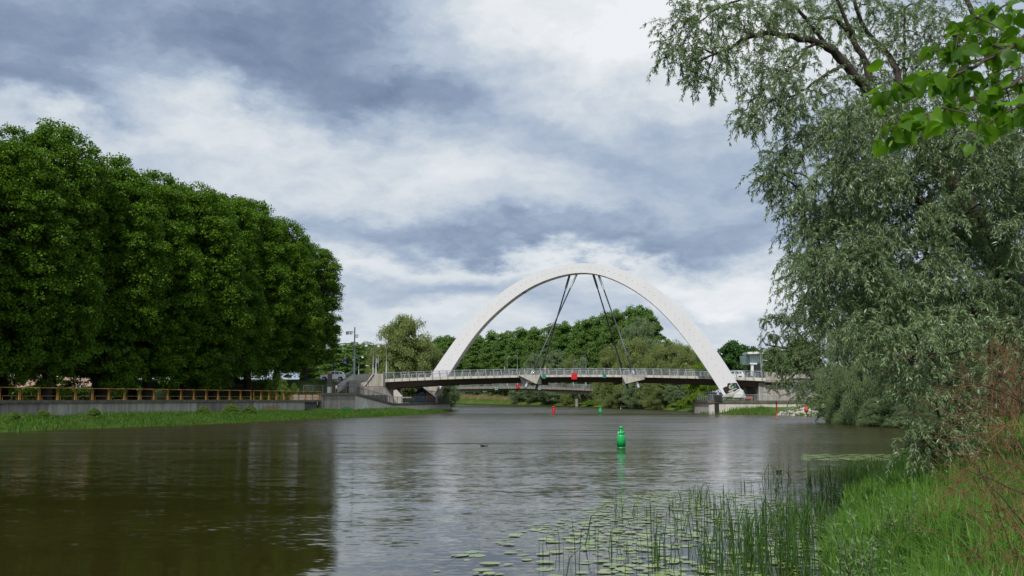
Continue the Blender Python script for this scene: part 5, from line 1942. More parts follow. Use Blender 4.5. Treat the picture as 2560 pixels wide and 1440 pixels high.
V, Fq = leaf_quads(np.stack([hp[:, 0] + 70, hp[:, 1] - 140, hpz - 2.4], 1), r.normal(size=(k, 3)), r.normal(size=(k, 3)) + [0, 0, 0.6], np.full(k, 0.26), np.full(k, 0.18), r)
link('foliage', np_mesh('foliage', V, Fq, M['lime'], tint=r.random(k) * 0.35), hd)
# pink house behind the limes
hs = thing('house', 'long pale pink house with a dark roof glimpsed behind the limes at the left edge', 'building', (-104, 190, 2.4))
mb = MB()
mb.box((-104, 190, 6.0), (56, 10, 7.5), M['pink_wall'])
hw = mb.build('wall', hs)
mb = MB()
mb.extrude([(-133, 184, 9.8), (-133, 196, 9.8), (-133, 190, 13.5)], (58, 0, 0), M['roof'])
mb.build('roof', hs)
for i in range(13):
    for z in (4.4, 7.6):
        mb = MB()
        x = -129 + i * 4.1
        mb.box((x, 184.96, z), (1.2, 0.12, 1.5), M['glass'])
        wn = mb.build('window', hs)
        mb = MB()
        mb.box((x, 184.9, z), (0.08, 0.06, 1.5), M['white'])
        mb.box((x, 184.9, z - 0.85), (1.5, 0.22, 0.12), M['white'])
        mb.build('frame', wn)
# white modern building at right
wb = thing('building', 'white modern building with glass bay and slender white column beyond the bridge', 'building', P(1880, 935, 225))
mb = MB()
pxslab(mb, [(1869, 880), (1908, 878), (1908, 884), (1870, 885)], 224, 5, M['white'])
mb.build('roof', wb)
mb = MB()
pxslab(mb, [(1874, 886), (1903, 885), (1901, 906), (1876, 907)], 226, 10, M['glass_light'])
gb = mb.build('glass_bay', wb)
for k in range(6):
    mb = MB()
    x = 1876 + k * 5
    pxslab(mb, [(x, 886), (x + 0.8, 886), (x + 0.8, 906), (x, 906)], 225.9, 0.09, M['white'])
    mb.build('mullion', gb)
mb = MB()
pxslab(mb, [(1874, 907), (1893, 907), (1893, 911), (1876, 911)], 225, 8, M['white'])
mb.build('floor_slab', wb)
mb = MB()
pxslab(mb, [(1878, 911), (1884, 911), (1884, 940), (1878, 940)], 225.2, 0.8, M['white'])
mb.build('column', wb)
mb = MB()
pxslab(mb, [(1884, 911), (1900, 911), (1900, 940), (1884, 940)], 228, 6, M['glass'])
mb.build('lower_glazing', wb)

# ------------------------------------------------------------------ right bank details
q = G(1942, 1046)
mb = MB()
mb.tube([(q.x, q.y, -0.3), (q.x, q.y, 2.35)], 0.085, M['red_post'], 8)
mb.tube([(q.x, q.y, 2.352), (q.x, q.y, 2.43)], 0.06, M['red_post'], 8)
mb.build('mooring_post', label='slim faded red post standing in the water by the stone steps', cat='post', loc=(q.x, q.y, 0))
lb_ = thing('life_buoy_stand', 'red life buoy case on a short post half hidden in the right bank willow', 'life buoy', (43.8, 148, 0.8))
mb = MB()
c = P(2015.5, 1023, 148)
mb.lathe(c, [(0.12, -0.48), (0.30, -0.30), (0.34, 0.0), (0.22, 0.32), (0.08, 0.46)], M['red_post'], 12)
mb.build('case', lb_)
mb = MB()
mb.beam((c.x, 148, 0.5), (c.x, 148, c.z - 0.4), 0.08, 0.08, M['steel_dark'])
mb.build('post', lb_)
sp_ = thing('stone_slope', 'pale riprap stone slope beside the steps on the right bank', 'stones', (44, 160, 0))
rs = MB()


def rock_mesh(seed):
    r_ = random.Random(seed)
    vs = []
    for i in range(6):
        a = i * math.pi / 3
        vs.append((math.cos(a) * r_.uniform(0.7, 1.1), math.sin(a) * r_.uniform(0.7, 1.1), r_.uniform(-0.2, 0.1)))
    for i in range(5):
        a = i * math.pi * 0.4 + 0.3
        vs.append((math.cos(a) * r_.uniform(0.35, 0.65), math.sin(a) * r_.uniform(0.35, 0.65), r_.uniform(0.35, 0.6)))
    import bmesh
    bm = bmesh.new()
    for v in vs: bm.verts.new(v)
    bm.verts.new((0, 0, -0.5))
    bmesh.ops.convex_hull(bm, input=bm.verts)
    me = bpy.data.meshes.new('stone')
    bm.to_mesh(me)
    bm.free()
    me.materials.append(M['rock'])
    return me


rocks = [rock_mesh(i) for i in range(4)]
random.seed(12)
for i in range(330):
    t_ = random.random()
    px, D = random.uniform(1918, 2095), 0
    x = random.uniform(41.5, 48.5)
    y = random.uniform(139, 166)
    sdist = seg_dist(np.array([x]), np.array([y]), RIVER, True)[0]
    ins_ = inside(np.array([x]), np.array([y]), RIVER)[0]
    if sdist > (0.5 if ins_ else 4.6):
        continue
    o = link('stone', rocks[i % 4], sp_)
    s = random.uniform(0.28, 0.6)
    o.location = (x - 44, y - 160, float(height(x, y)) if not ins_ else 0.0)
    o.scale = (s, s, s * 0.8)
    o.rotation_euler = (0, 0, random.uniform(0, 6.28))
sr = thing('stair_railing', 'light steel double handrail climbing the stone slope', 'railing', (45, 160, 0.8))
mb = MB()
for dy in (0, 1.6):
    a, c_ = P(1958, 1026, 161 + dy), P(1984, 1014, 163 + dy)
    for dz in (0, -0.35):
        mb.tube([a + Vector((0, 0, dz)), c_ + Vector((0, 0, dz))], 0.04, M['steel'], 5)
    for f in (0, 0.5, 1):
        w0 = a.lerp(c_, f)
        mb.tube([w0, w0 - Vector((0, 0, 1.1))], 0.04, M['steel'], 5)
mb.build('handrail', sr)
sr2 = thing('stair_railing', 'steel stair railing with upright bars right of the life buoy case', 'railing', (47, 150, 0.8))
a, c_ = P(2032, 1022, 150), P(2068, 1008, 152)
mb = MB()
mb.tube([a, c_], 0.05, M['steel'], 5)
for k in range(14):
    w0 = a.lerp(c_, k / 13)
    mb.tube([w0, w0 - Vector((0, 0, 1.0))], 0.025, M['steel'], 4)
mb.build('handrail', sr2)
jt = thing('jetty_frame', 'small white pipe frame standing in the water on the far right bank', 'jetty', G(1566, 1022))
mb = MB()
a, c_ = G(1552, 1022.5), G(1578, 1021.5)
for q in (a, c_):
    mb.tube([q, q + Vector((0, 0, 0.55))], 0.05, M['white'], 5)
mb.tube([a + Vector((0, 0, 0.55)), c_ + Vector((0, 0, 0.5))], 0.05, M['white'], 5)
mb.build('pipe_frame', jt)
mb = MB()
sl = [G(1668, 1024), G(1690, 1019), G(1688, 1015, 0.3), G(1672, 1020, 0.3)]
mb.extrude([(v.x, v.y, 0.02) for v in sl], (0, 0, 0.35), M['conc_light'])
mb.build('slipway', label='small pale concrete slipway at the far right bank', cat='slipway', loc=(sl[0].x, sl[0].y, 0))
# grass along the right bank waterline
r = np.random.default_rng(25)
X, Y = sample_region(70000, 25, 60, 60, 178, lambda x, y: (inside(x, y, RIVER) & (seg_dist(x, y, RIVER, True) < 1.0)) | (~inside(x, y, RIVER) & (seg_dist(x, y, RIVER, True) < 5) & ((y < 138) | ((y > 167) & (x < 43.5)))), r)
tg = blades('grass', X, Y, np.maximum(height(X, Y), -0.05), r.uniform(0.3, 0.8, len(X)), 0.06, M['grass_far'], 0.4, 18)
tag(tg, 'green grass tufts along the right bank under the willows', 'grass', kind='stuff')

# ------------------------------------------------------------------ nearest big willow
nw = thing('willow_tree', 'huge silvery willow filling the right side, its dark limbs reaching over the river', 'tree', (15.5, 28, 0.8))


def line3(pts):
    return [np.array(P(x, y, D)) for x, y, D in pts]


def densify(pts, k=4, jit=0.0, r_=None):
    res = []
    for i in range(len(pts) - 1):
        for j in range(k):
            t_ = j / k
            p0 = pts[max(i - 1, 0)]; p1 = pts[i]; p2 = pts[i + 1]; p3 = pts[min(i + 2, len(pts) - 1)]
            q = 0.5 * ((2 * p1) + (-p0 + p2) * t_ + (2 * p0 - 5 * p1 + 4 * p2 - p3) * t_ ** 2 + (-p0 + 3 * p1 - 3 * p2 + p3) * t_ ** 3)
            if jit and r_ is not None:
                q = q + r_.normal(size=3) * jit
            res.append(q)
    res.append(pts[-1])
    return res


LIMBS = [
    # (points, radius start, radius end)
    ([(2705, 1185, 28), (2660, 1000, 28), (2610, 860, 27.6), (2545, 735, 27.2), (2490, 640, 27), (2440, 570, 27), (2405, 500, 27), (2370, 440, 27), (2290, 350, 27), (2215, 270, 27), (2160, 212, 27)], 0.55, 0.17),
    ([(2160, 212, 27), (2110, 158, 26.8), (2075, 122, 26.6), (2040, 105, 26.5), (1960, 88, 26.2), (1895, 86, 26), (1850, 104, 25.8), (1830, 118, 25.7), (1785, 135, 25.5)], 0.15, 0.03),
    ([(2178, 225, 27), (2165, 160, 27.3), (2140, 110, 27.5), (2105, 62, 27.6), (2080, 45, 27.6), (2030, 46, 27.6), (1985, 68, 27.4)], 0.12, 0.03),
    ([(2260, 320, 27), (2245, 200, 27.5), (2225, 140, 27.8), (2180, 95, 28), (2150, 40, 28), (2125, -30, 28)], 0.12, 0.05),
    ([(2300, 360, 27), (2268, 260, 28.2), (2262, 150, 28.3), (2262, 20, 28.4)], 0.08, 0.03),
    ([(2112, 160, 26.8), (2085, 176, 26.2), (2060, 190, 25.8), (2025, 215, 25.4), (1990, 235, 25.2), (1930, 250, 25)], 0.06, 0.02),
    ([(2040, 106, 26.5), (2010, 125, 26), (2000, 150, 25.8), (1950, 190, 25.4), (1880, 250, 25)], 0.05, 0.015),
    ([(2215, 270, 27), (2150, 255, 26.6), (2105, 290, 26.2), (2075, 325, 26), (2040, 358, 25.8), (2012, 372, 25.6), (1998, 410, 25.4), (1970, 450, 25.2)], 0.09, 0.02),
    ([(2440, 570, 27), (2400, 588, 26.6), (2340, 580, 26.2), (2270, 600, 25.8), (2190, 625, 25.4), (2110, 650, 25)], 0.16, 0.03),
    ([(2490, 640, 27), (2420, 600, 26), (2360, 560, 25.5), (2290, 500, 25), (2200, 470, 24.6), (2120, 470, 24.2)], 0.15, 0.03),
    ([(2405, 500, 27), (2440, 420, 27.5), (2480, 300, 28), (2490, 180, 28.4), (2450, 80, 28.6), (2400, -40, 28.8)], 0.22, 0.06),
    ([(2490, 640, 27), (2530, 560, 26), (2545, 480, 25.6), (2590, 380, 25)], 0.12, 0.04),
    ([(2545, 735, 27.2), (2470, 760, 26), (2390, 800, 25), (2320, 850, 24), (2280, 920, 23.4)], 0.12, 0.02),
    ([(2610, 860, 27.6), (2520, 930, 25), (2450, 990, 23.6), (2380, 1050, 22.6), (2320, 1085, 22.2), (2285, 1100, 22)], 0.10, 0.02),
    ([(2075, 122, 26.6), (1990, 20, 26.4), (1900, -10, 26.2), (1800, 20, 26), (1740, 60, 25.8)], 0.06, 0.02),
    ([(2140, 110, 27.5), (2090, 0, 27.2), (2000, -40, 27)], 0.07, 0.03),
]
r = np.random.default_rng(77)
mb = MB()
limb_pts = []
for pts, r0, r1 in LIMBS:
    q = densify(line3(pts), 4, 0.02, r)
    k = len(q)
    rad = [r0 + (r1 - r0) * (i / (k - 1)) ** 0.8 for i in range(k)]
    mb.tube(q, rad, M['bark'], 8 if r0 > 0.1 else 6)
    limb_pts += [(p_, rr_) for p_, rr_ in zip(q[2:], rad[2:])]
LP = np.array([p_ for p_, _ in limb_pts])

# foliage masses: (px, py, radius px, depth, number of branchlets)
CL = [(1700, 60, 42, 25.6, 30), (1690, 130, 44, 25.4, 34), (1735, 185, 34, 25.4, 24), (1765, 30, 55, 25.8, 44), (1770, 130, 45, 25.4, 34), (1765, 215, 22, 25.3, 10), (1830, 50, 55, 25.9, 44),
      (1835, 160, 40, 25.4, 20), (1895, 20, 60, 26, 50), (1965, 30, 60, 26.4, 46), (1925, 130, 50, 25.6, 30), (1900, 215, 46, 25.2, 30), (1865, 265, 34, 25, 22), (1850, 310, 18, 25, 8),
      (1965, 190, 50, 25.4, 34), (1995, 255, 52, 25.3, 40), (1955, 300, 34, 25.2, 18), (1905, 300, 26, 25.1, 12), (2030, 60, 50, 27.2, 34), (2060, 215, 40, 25.8, 24), (2010, 150, 40, 26, 24),
      (2055, 310, 46, 25.8, 34), (2000, 360, 42, 25.5, 30), (1950, 400, 40, 25.2, 34), (1925, 440, 30, 25.2, 22), (1962, 470, 38, 25.2, 34), (1960, 520, 26, 25.1, 16),
      (2100, 10, 60, 27.6, 44), (2110, 100, 40, 27.4, 20), (2180, 30, 60, 28, 44), (2200, 120, 50, 28, 30), (2260, 40, 60, 28.3, 44), (2300, 110, 60, 28.3, 44), (2270, 190, 46, 28, 32), (2340, 30, 60, 28.4, 44),
      (2350, 170, 60, 28.2, 44), (2420, 90, 60, 28.4, 44), (2500, 60, 60, 28.4, 44), (2560, 120, 60, 28.4, 40), (2430, 220, 60, 28, 44), (2520, 220, 60, 28, 44), (2210, 215, 40, 27, 22), (2140, 210, 30, 27, 12)]
# the dense lower body of the crown
for y0 in range(290, 1010, 52):
    if y0 < 420: xl = 2120 - (y0 - 290) * 0.35
    elif y0 < 600: xl = 2060
    elif y0 < 780: xl = 2020 + (y0 - 600) * 0.1
    elif y0 < 860: xl = 2090 + (y0 - 780) * 1.2
    else: xl = 2250 + (y0 - 860) * 0.35
    x0 = xl
    while x0 < 2610:
        fx = min(1.0, (x0 - xl) / 300)
        nb = 46 if y0 < 800 else 34
        CL.append((x0 + r.uniform(-14, 14), y0 + r.uniform(-14, 14), r.uniform(44, 62), r.uniform(22.5, 27.0) - 1.5 * (y0 > 760), int(nb * r.uniform(0.55, 1.25))))
        x0 += 66
CL += [(2010, 640, 26, 25, 18), (1995, 700, 22, 25, 12), (2025, 585, 30, 25, 22), (2040, 540, 34, 25.2, 26), (2020, 760, 26, 24.8, 16), (2050, 800, 26, 24.8, 16),
       (2300, 1080, 30, 22, 34), (2345, 1085, 34, 22.2, 36), (2290, 1120, 22, 21.9, 18), (2385, 1060, 36, 22.4, 36), (2330, 1115, 26, 22, 22), (2430, 1030, 40, 22.6, 40), (2400, 1100, 26, 22.2, 20)]
def ribbons(name, T, w0, w1, material, parent, off):
    """T: (k, n, 3) thin three-sided twigs"""
    k, n_, _ = T.shape
    T = T - off
    d = np.gradient(T, axis=1)
    a = np.cross(d, np.array([0.3, 0.9, 0.2]))
    a /= np.maximum(np.linalg.norm(a, axis=2, keepdims=True), 1e-9)
    b_ = np.cross(d, a)
    b_ /= np.maximum(np.linalg.norm(b_, axis=2, keepdims=True), 1e-9)
    wv_ = (w0 + (w1 - w0) * np.linspace(0, 1, n_))[None, :, None]
    rings = np.stack([T + a * wv_, T - a * wv_ * 0.5 + b_ * wv_ * 0.87, T - a * wv_ * 0.5 - b_ * wv_ * 0.87], 2)   # k,n,3,3
    V = rings.reshape(-1, 3)
    base = np.arange(k)[:, None, None] * n_ * 3 + np.arange(n_ - 1)[None, :, None] * 3
    fl = []
    for s in range(3):
        s2 = (s + 1) % 3
        fl.append(np.stack([base[..., 0] + s, base[..., 0] + s2, base[..., 0] + 3 + s2, base[..., 0] + 3 + s], -1).reshape(-1, 4))
    Fq = np.concatenate(fl)
    return link(name, np_mesh(name, V, Fq, material), parent)



def willow_foliage(th_, mb, CL, LP, r, leafmat, name, lmin=0.075, lmax=0.135, ratio=0.21, tmin=0.35, tmax=0.95, per=7, twig=(0.0045, 0.0025), limb=0.032, vflat=0.9, hangk=1.0):
    tw_segs, Lc, Ld, Ln, Ls, Lt = [], [], [], [], [], []
    for (px, py, rp, D, nb) in CL:
        c_ = np.array(P(px, py, D))
        R_ = rp / F * D
        d2 = np.linalg.norm((LP - c_) * np.array([1, 1, 1.25]) + np.array([0, 0, -0.3]), axis=1)
        src = LP[int(np.argmin(d2))]
        if np.linalg.norm(src - c_) > 0.15:
            lp = limb_points(src, c_ + np.array([0, 0, R_ * 0.4]), 0.10, r, 6, 0.10)
            mb.tube(lp, [limb * q for q in (1, 0.87, 0.75, 0.62, 0.5, 0.37, 0.25)], M['bark'], 4, cap=False)
        ct = r.uniform(0.1, 0.75)
        st = c_ + norm(r.normal(size=(nb, 3))) * (r.random((nb, 1)) ** 0.5) * np.array([R_, R_ * 1.5, R_ * vflat])
        dr = norm((st - c_) * np.array([1, 1, 0.3]) + r.normal(size=(nb, 3)) * 0.5)
        ln = r.uniform(tmin, tmax, nb)
        hang = r.uniform(0.5, 1.5, nb) * hangk
        segs = 6
        prev = st.copy()
        pts_t = [prev]
        vel = dr.copy()
        for s in range(segs):
            vel = norm(vel + np.array([0, 0, -1]) * (0.16 * hang[:, None]) * (s + 1) * 0.5 + r.normal(size=(nb, 3)) * 0.10)
            nxt = prev + vel * (ln / segs)[:, None]
            pts_t.append(nxt)
            for q_ in range(per):
                f = r.random((nb, 1))
                base = prev + (nxt - prev) * f
                side = norm(r.normal(size=(nb, 3)))
                ld = norm(vel * 0.75 + side * 0.75 + np.array([0, 0, -0.25]))
                sz = r.uniform(lmin, lmax, nb)
                Lc.append(base + ld * (sz * 0.5)[:, None])
                Ld.append(ld)
                Ln.append(norm(r.normal(size=(nb, 3)) * 0.9 + np.array([0, 0, 0.7])))
                Ls.append(sz)
                Lt.append(np.clip(ct * 0.5 + r.random(nb) * 0.55, 0, 1))
            prev = nxt
        tw_segs.append(np.stack(pts_t, 1))
    mb.build('trunk', th_)
    Lc, Ld, Ln, Ls, Lt = (np.concatenate(a) for a in (Lc, Ld, Ln, Ls, Lt))
    off = np.array(th_.location)
    V, Fq = leaf_quads(Lc - off, Ld, Ln, Ls, Ls * ratio, r, bend=0.12)
    link('crown', np_mesh(name, V, Fq, leafmat, tint=Lt), th_)
    print(name, len(Lc))
    if twig:
        tag(ribbons('twigs', np.concatenate(tw_segs)[:, ::2], twig[0], twig[1], M['bark'], th_, off), kind='stuff')


TRK = np.array([(2600, 850), (2545, 735), (2490, 640), (2440, 570), (2405, 500), (2370, 440), (2330, 395)], float)
CL3 = []
for (px, py, rp, D, nb) in CL:
    near = np.min(np.hypot(TRK[:, 0] - px, TRK[:, 1] - py))
    if near < 48:
        D, nb = 28.2, int(nb * 1.0)
    CL3.append((px, py, rp, D, nb))
CL = CL3
willow_foliage(nw, mb, CL, LP, r, M['willow_near'], 'near_willow_leaves', 0.085, 0.155, 0.20, 0.35, 0.95, 8, hangk=1.0)

# slanting bank willow with bare limbs at the right end of the bridge
sw = thing('willow_tree', 'slanting open bank willow with bare limbs in front of the right bridge end', 'tree', (39.5, 121, 0.9))
mb = MB()
LP2 = []
for pts, r0, r1 in [
    ([(2125, 1050, 121), (2110, 1005, 122), (2085, 975, 123), (2057, 962, 124), (2030, 940, 125), (2008, 931, 126), (1987, 936, 127), (1963, 957, 128), (1950, 968, 128)], 0.38, 0.05),
    ([(2110, 1005, 122), (2090, 950, 124), (2060, 918, 126), (2027, 899, 127), (1980, 876, 128), (1945, 868, 129), (1918, 862, 130), (1905, 850, 130)], 0.30, 0.05),
    ([(2060, 918, 126), (2040, 880, 127), (2010, 850, 128), (1985, 825, 128), (1950, 800, 129), (1915, 790, 129)], 0.16, 0.04),
    ([(2057, 962, 124), (2020, 985, 124), (1995, 1000, 124)], 0.10, 0.03),
    ([(2110, 1005, 122), (2080, 1015, 119), (2050, 1025, 118)], 0.12, 0.04)]:
    q = densify(line3(pts), 3, 0.05, r)
    kk = len(q)
    mb.tube(q, [r0 + (r1 - r0) * (i / (kk - 1)) for i in range(kk)], M['bark'], 7)
    LP2 += q
CL2 = [(1912, 800, 12, 129, 16), (1935, 795, 18, 129, 26), (1965, 792, 22, 129, 34), (1998, 800, 26, 128, 44), (1925, 838, 20, 130, 24), (1955, 840, 22, 129, 30), (1990, 838, 26, 128, 40), (2030, 830, 30, 127, 50), (1918, 872, 14, 130, 20),
       (1945, 882, 20, 129, 34), (1975, 895, 24, 128, 44), (2010, 880, 26, 127, 44), (2045, 870, 30, 126, 54), (1940, 915, 22, 129, 36), (1965, 925, 20, 128, 32), (2000, 912, 26, 127, 44), (2040, 915, 30, 126, 50),
       (1948, 955, 16, 128, 18), (1972, 960, 16, 127, 16), (2015, 955, 24, 125, 34), (2050, 950, 28, 124, 44), (2085, 930, 34, 123, 60), (1990, 990, 20, 124, 22), (2020, 992, 22, 123, 26), (2050, 1000, 26, 121, 34),
       (2080, 990, 30, 121, 50), (2060, 1030, 20, 119, 26), (2090, 1030, 24, 118, 36), (2085, 880, 34, 124, 60), (2070, 830, 34, 126, 60), (2050, 790, 30, 127, 50), (1930, 975, 8, 128, 5)]
willow_foliage(sw, mb, [(a, b_, c_, d_, int(e * 1.15)) for a, b_, c_, d_, e in CL2], np.array(LP2), np.random.default_rng(55), M['willow_mid'], 'slanting_willow_leaves', 0.18, 0.32, 0.30, 0.6, 1.5, 6, (0.012, 0.006), 0.06, 0.7)

# ------------------------------------------------------------------ overhanging linden with large leaves
ln_t = thing('linden_tree', 'linden with large bright green leaves hanging in from the upper right corner', 'tree', (4.4, 3.6, 1.3))
mb = MB()
base = np.array([4.4, 3.6, 1.0])
mb.tube([base, base + [0.02, 0, 1.5], base + [-0.05, 0.05, 3.2], base + [-0.1, 0.1, 5.0]], [0.24, 0.19, 0.16, 0.12], M['bark'], 10)
LB = [
    [(2760, 40, 4.0), (2620, 60, 4.0), (2520, 120, 3.9), (2420, 175, 3.85), (2330, 205, 3.8), (2260, 225, 3.8), (2200, 240, 3.8)],
    [(2620, 60, 4.0), (2560, 190, 3.8), (2480, 230, 3.7), (2400, 255, 3.65), (2320, 285, 3.6), (2250, 315, 3.6), (2225, 325, 3.6)],
    [(2760, 10, 4.2), (2600, -20, 4.1), (2500, 20, 4.05), (2430, 50, 4.0), (2380, 90, 4.0)],
    [(2560, 190, 3.8), (2570, 240, 3.7), (2540, 270, 3.6), (2500, 285, 3.55)],
    [(2520, 120, 3.9), (2450, 110, 4.1), (2400, 140, 4.1), (2370, 110, 4.1)],
]
leafpos = []
lr_ = np.random.default_rng(9)
for i, pts in enumerate(LB):
    q = densify(line3(pts), 5, 0.004, lr_)
    k = len(q)
    mb.tube(q, [0.0065 - 0.005 * (j / (k - 1)) for j in range(k)] if i else [0.010 - 0.008 * (j / (k - 1)) for j in range(k)], M['twig_dark'], 5)
    for j in range(2, k):
        for rep in range(5):
            leafpos.append((np.array(q[j]), (np.array(q[j]) - np.array(q[j - 1]))))
        if j % 2 == 0:
            e = np.array(q[j]) + lr_.normal(size=3) * [0.10, 0.10, 0.06] + [0, 0, -0.06]
            mb.tube([q[j], (np.array(q[j]) + e) / 2 + [0, 0, 0.01], e], [0.003, 0.0025, 0.0015], M['twig_dark'], 4)
            for rep in range(6):
                leafpos.append((e, e - np.array(q[j])))
mb.tube([base + [-0.08, 0.08, 3.6], np.array(P(2760, 20, 4.1))], [0.06, 0.025], M['bark'], 6)
trunk_l = mb.build('trunk', ln_t)


def linden_leaf(seed):
    r_ = random.Random(seed)
    W2, L2 = 0.040, 0.085
    outl = [(0, 0.0), (0.018, -0.010), (0.036, 0.006), (0.043, 0.028), (0.036, 0.052), (0.018, 0.074), (0.0, 0.092)]
    vs = [(0, 0, 0), (0, 0.045, -0.004), (0, 0.092, -0.02)]
    fs = []
    for s in (-1, 1):
        b0 = len(vs)
        for (x, y) in outl[1:-1]:
            x2 = x * r_.uniform(0.92, 1.08)
            vs.append((s * x2, y, 0.012 * (x / 0.043) - 0.25 * max(0, y - 0.05) + r_.uniform(-0.002, 0.002)))
        a = [b0 + k for k in range(5)]
        ring = [(0, a[0], 1), (a[0], a[1], 1), (a[1], a[2], 1), (a[2], a[3], 1), (a[3], a[4], 1), (a[4], 2, 1)]
        fs += ring if s > 0 else [t_[::-1] for t_ in ring]
    me = bpy.data.meshes.new('leaf')
    me.from_pydata(vs, [], fs)
    me.materials.append(M['linden'])
    at = me.attributes.new('tint', 'FLOAT', 'FACE')
    at.data.foreach_set('value', [seed * 0.17 + 0.05] * len(fs))
    me.polygons.foreach_set('use_smooth', [True] * len(fs))
    me.update()
    return me


lmesh = [linden_leaf(i) for i in range(6)]
bme = bpy.data.meshes.new('bract')
bme.from_pydata([(0, 0, 0), (0.007, 0.03, 0.003), (-0.007, 0.03, 0.003), (0.006, 0.06, -0.002), (-0.006, 0.06, -0.002), (0, 0.075, -0.01)], [], [(0, 1, 2), (1, 3, 4, 2), (3, 5, 4)])
bme.materials.append(M['bract'])
at = bme.attributes.new('tint', 'FLOAT', 'FACE')
at.data.foreach_set('value', [0.5] * 3)
random.seed(21)
leafpos = [q for q in leafpos if 1280 + F * q[0][0] / q[0][1] < 2600 and 1280 + F * q[0][0] / q[0][1] > 2195 and 992 - F * (q[0][2] - 3) / q[0][1] > -60]
random.shuffle(leafpos)
print('linden leaf spots', len(leafpos))
rl = np.array(ln_t.location)
for i, (p_, d_) in enumerate(leafpos[:300]):
    nb_ = i % 9 == 0
    o = link('bract' if nb_ else 'leaf', bme if nb_ else lmesh[i % 6], ln_t)
    q = p_ + np.array([random.uniform(-.03, .03), random.uniform(-.05, .05), random.uniform(-.05, .02)]) - rl
    o.location = tuple(q)
    s = random.uniform(0.42, 0.8)
    o.scale = (s, s, s)
    o.rotation_euler = (random.uniform(-1.7, 0.25), random.uniform(-0.9, 0.9), random.uniform(0, 6.28))

# ------------------------------------------------------------------ red brown brush at the right edge
bs_ = thing('dead_shrub', 'tangled leafless red brown shrub leaning in at the right edge', 'shrub', (4.3, 6.6, 1.2))
r = np.random.default_rng(88)
stems = []
mb = MB()


def stem(a, b_, sag, r0, mt, k=9, jit=0.02):
    a, b_ = np.array(a), np.array(b_)
    L = np.linalg.norm(b_ - a)
    ax = r.normal(size=3)
    pts = []
    for i in range(k + 1):
        t_ = i / k
        p_ = a + (b_ - a) * t_ + np.array([0, 0, 1]) * sag * L * math.sin(math.pi * t_) + ax * 0.05 * L * math.sin(math.pi * t_ * 1.3)
        p_ = p_ + r.normal(size=3) * jit * (0.3 + t_) * 0.5
        pts.append(p_)
    mb.tube(pts, [r0 * (1 - 0.75 * i / k) for i in range(k + 1)], mt, 4, cap=False)
    return pts


roots = [P(2640, 1470, 6.2), P(2600, 1380, 6.6), P(2700, 1300, 7.0), P(2660, 1180, 6.4), P(2620, 1500, 6.0)]
for i in range(36):
    a = np.array(roots[i % 5]) + r.normal(size=3) * 0.12
    tx = r.uniform(2290, 2560)
    ty = r.uniform(860, 1420)
    b_ = np.array(P(tx, ty, r.uniform(5.8, 7.4)))
    pts = stem(a, b_, r.uniform(0.05, 0.3), r.uniform(0.0028, 0.0048), M['twig'])
    for j in range(7):
        s = pts[r.integers(3, 9)]
        e = s + np.array([r.uniform(-0.45, 0.1), r.uniform(-0.2, 0.2), r.uniform(-0.28, 0.22)])
        p2 = stem(s, e, r.uniform(-0.15, 0.15), r.uniform(0.0014, 0.0026), M['twig'], 5)
        if j % 2:
            e2 = p2[3] + r.normal(size=3) * 0.12
            stem(p2[3], e2, 0, 0.0013, M['twig'], 3)
# upright feathery tops
for i in range(26):
    x0_ = r.uniform(2480, 2600)
    a = np.array(P(x0_, r.uniform(1000, 1150), 6.6))
    b_ = np.array(P(x0_ + r.uniform(-60, 30), r.uniform(780, 950), r.uniform(6.2, 7.2)))
    pts = stem(a, b_, 0.05, 0.0026, M['twig'])
    for j in range(6):
        s = pts[r.integers(2, 9)]
        stem(s, s + np.array([r.uniform(-0.22, 0.15), r.uniform(-0.1, 0.1), r.uniform(0.0, 0.25)]), 0.05, 0.0014, M['twig'], 4)
# long bare arching dark branches
for pts in ([(2640, 1130, 6.5), (2560, 1010, 6.5), (2440, 960, 6.4), (2340, 925, 6.4), (2240, 880, 6.4)], [(2660, 1150, 6.8), (2560, 1118, 6.8), (2490, 1105, 6.8), (2470, 1060, 6.8), (2475, 1000, 6.8)],
            [(2640, 1400, 6.2), (2500, 1240, 6.2), (2420, 1140, 6.3), (2360, 1030, 6.4), (2345, 960, 6.5)], [(2620, 1260, 6.4), (2480, 1200, 6.4), (2370, 1160, 6.4)],
            [(2640, 1060, 6.4), (2550, 1000, 6.4), (2480, 930, 6.4), (2400, 930, 6.4)]):
    q = densify(line3(pts), 4, 0.004, r)
    mb.tube(q, [0.0065 * (1 - 0.75 * i / (len(q) - 1)) for i in range(len(q))], M['twig_dark'], 5)
mb.build('stems', bs_)

# ------------------------------------------------------------------ near bank grass and reeds
r = np.random.default_rng(99)


def near_cond(x, y):
    px = 1280 + F * x / np.maximum(y, 0.1)
    return ~inside(x, y, RIVER) & (px < 2760) & (px > 1200)


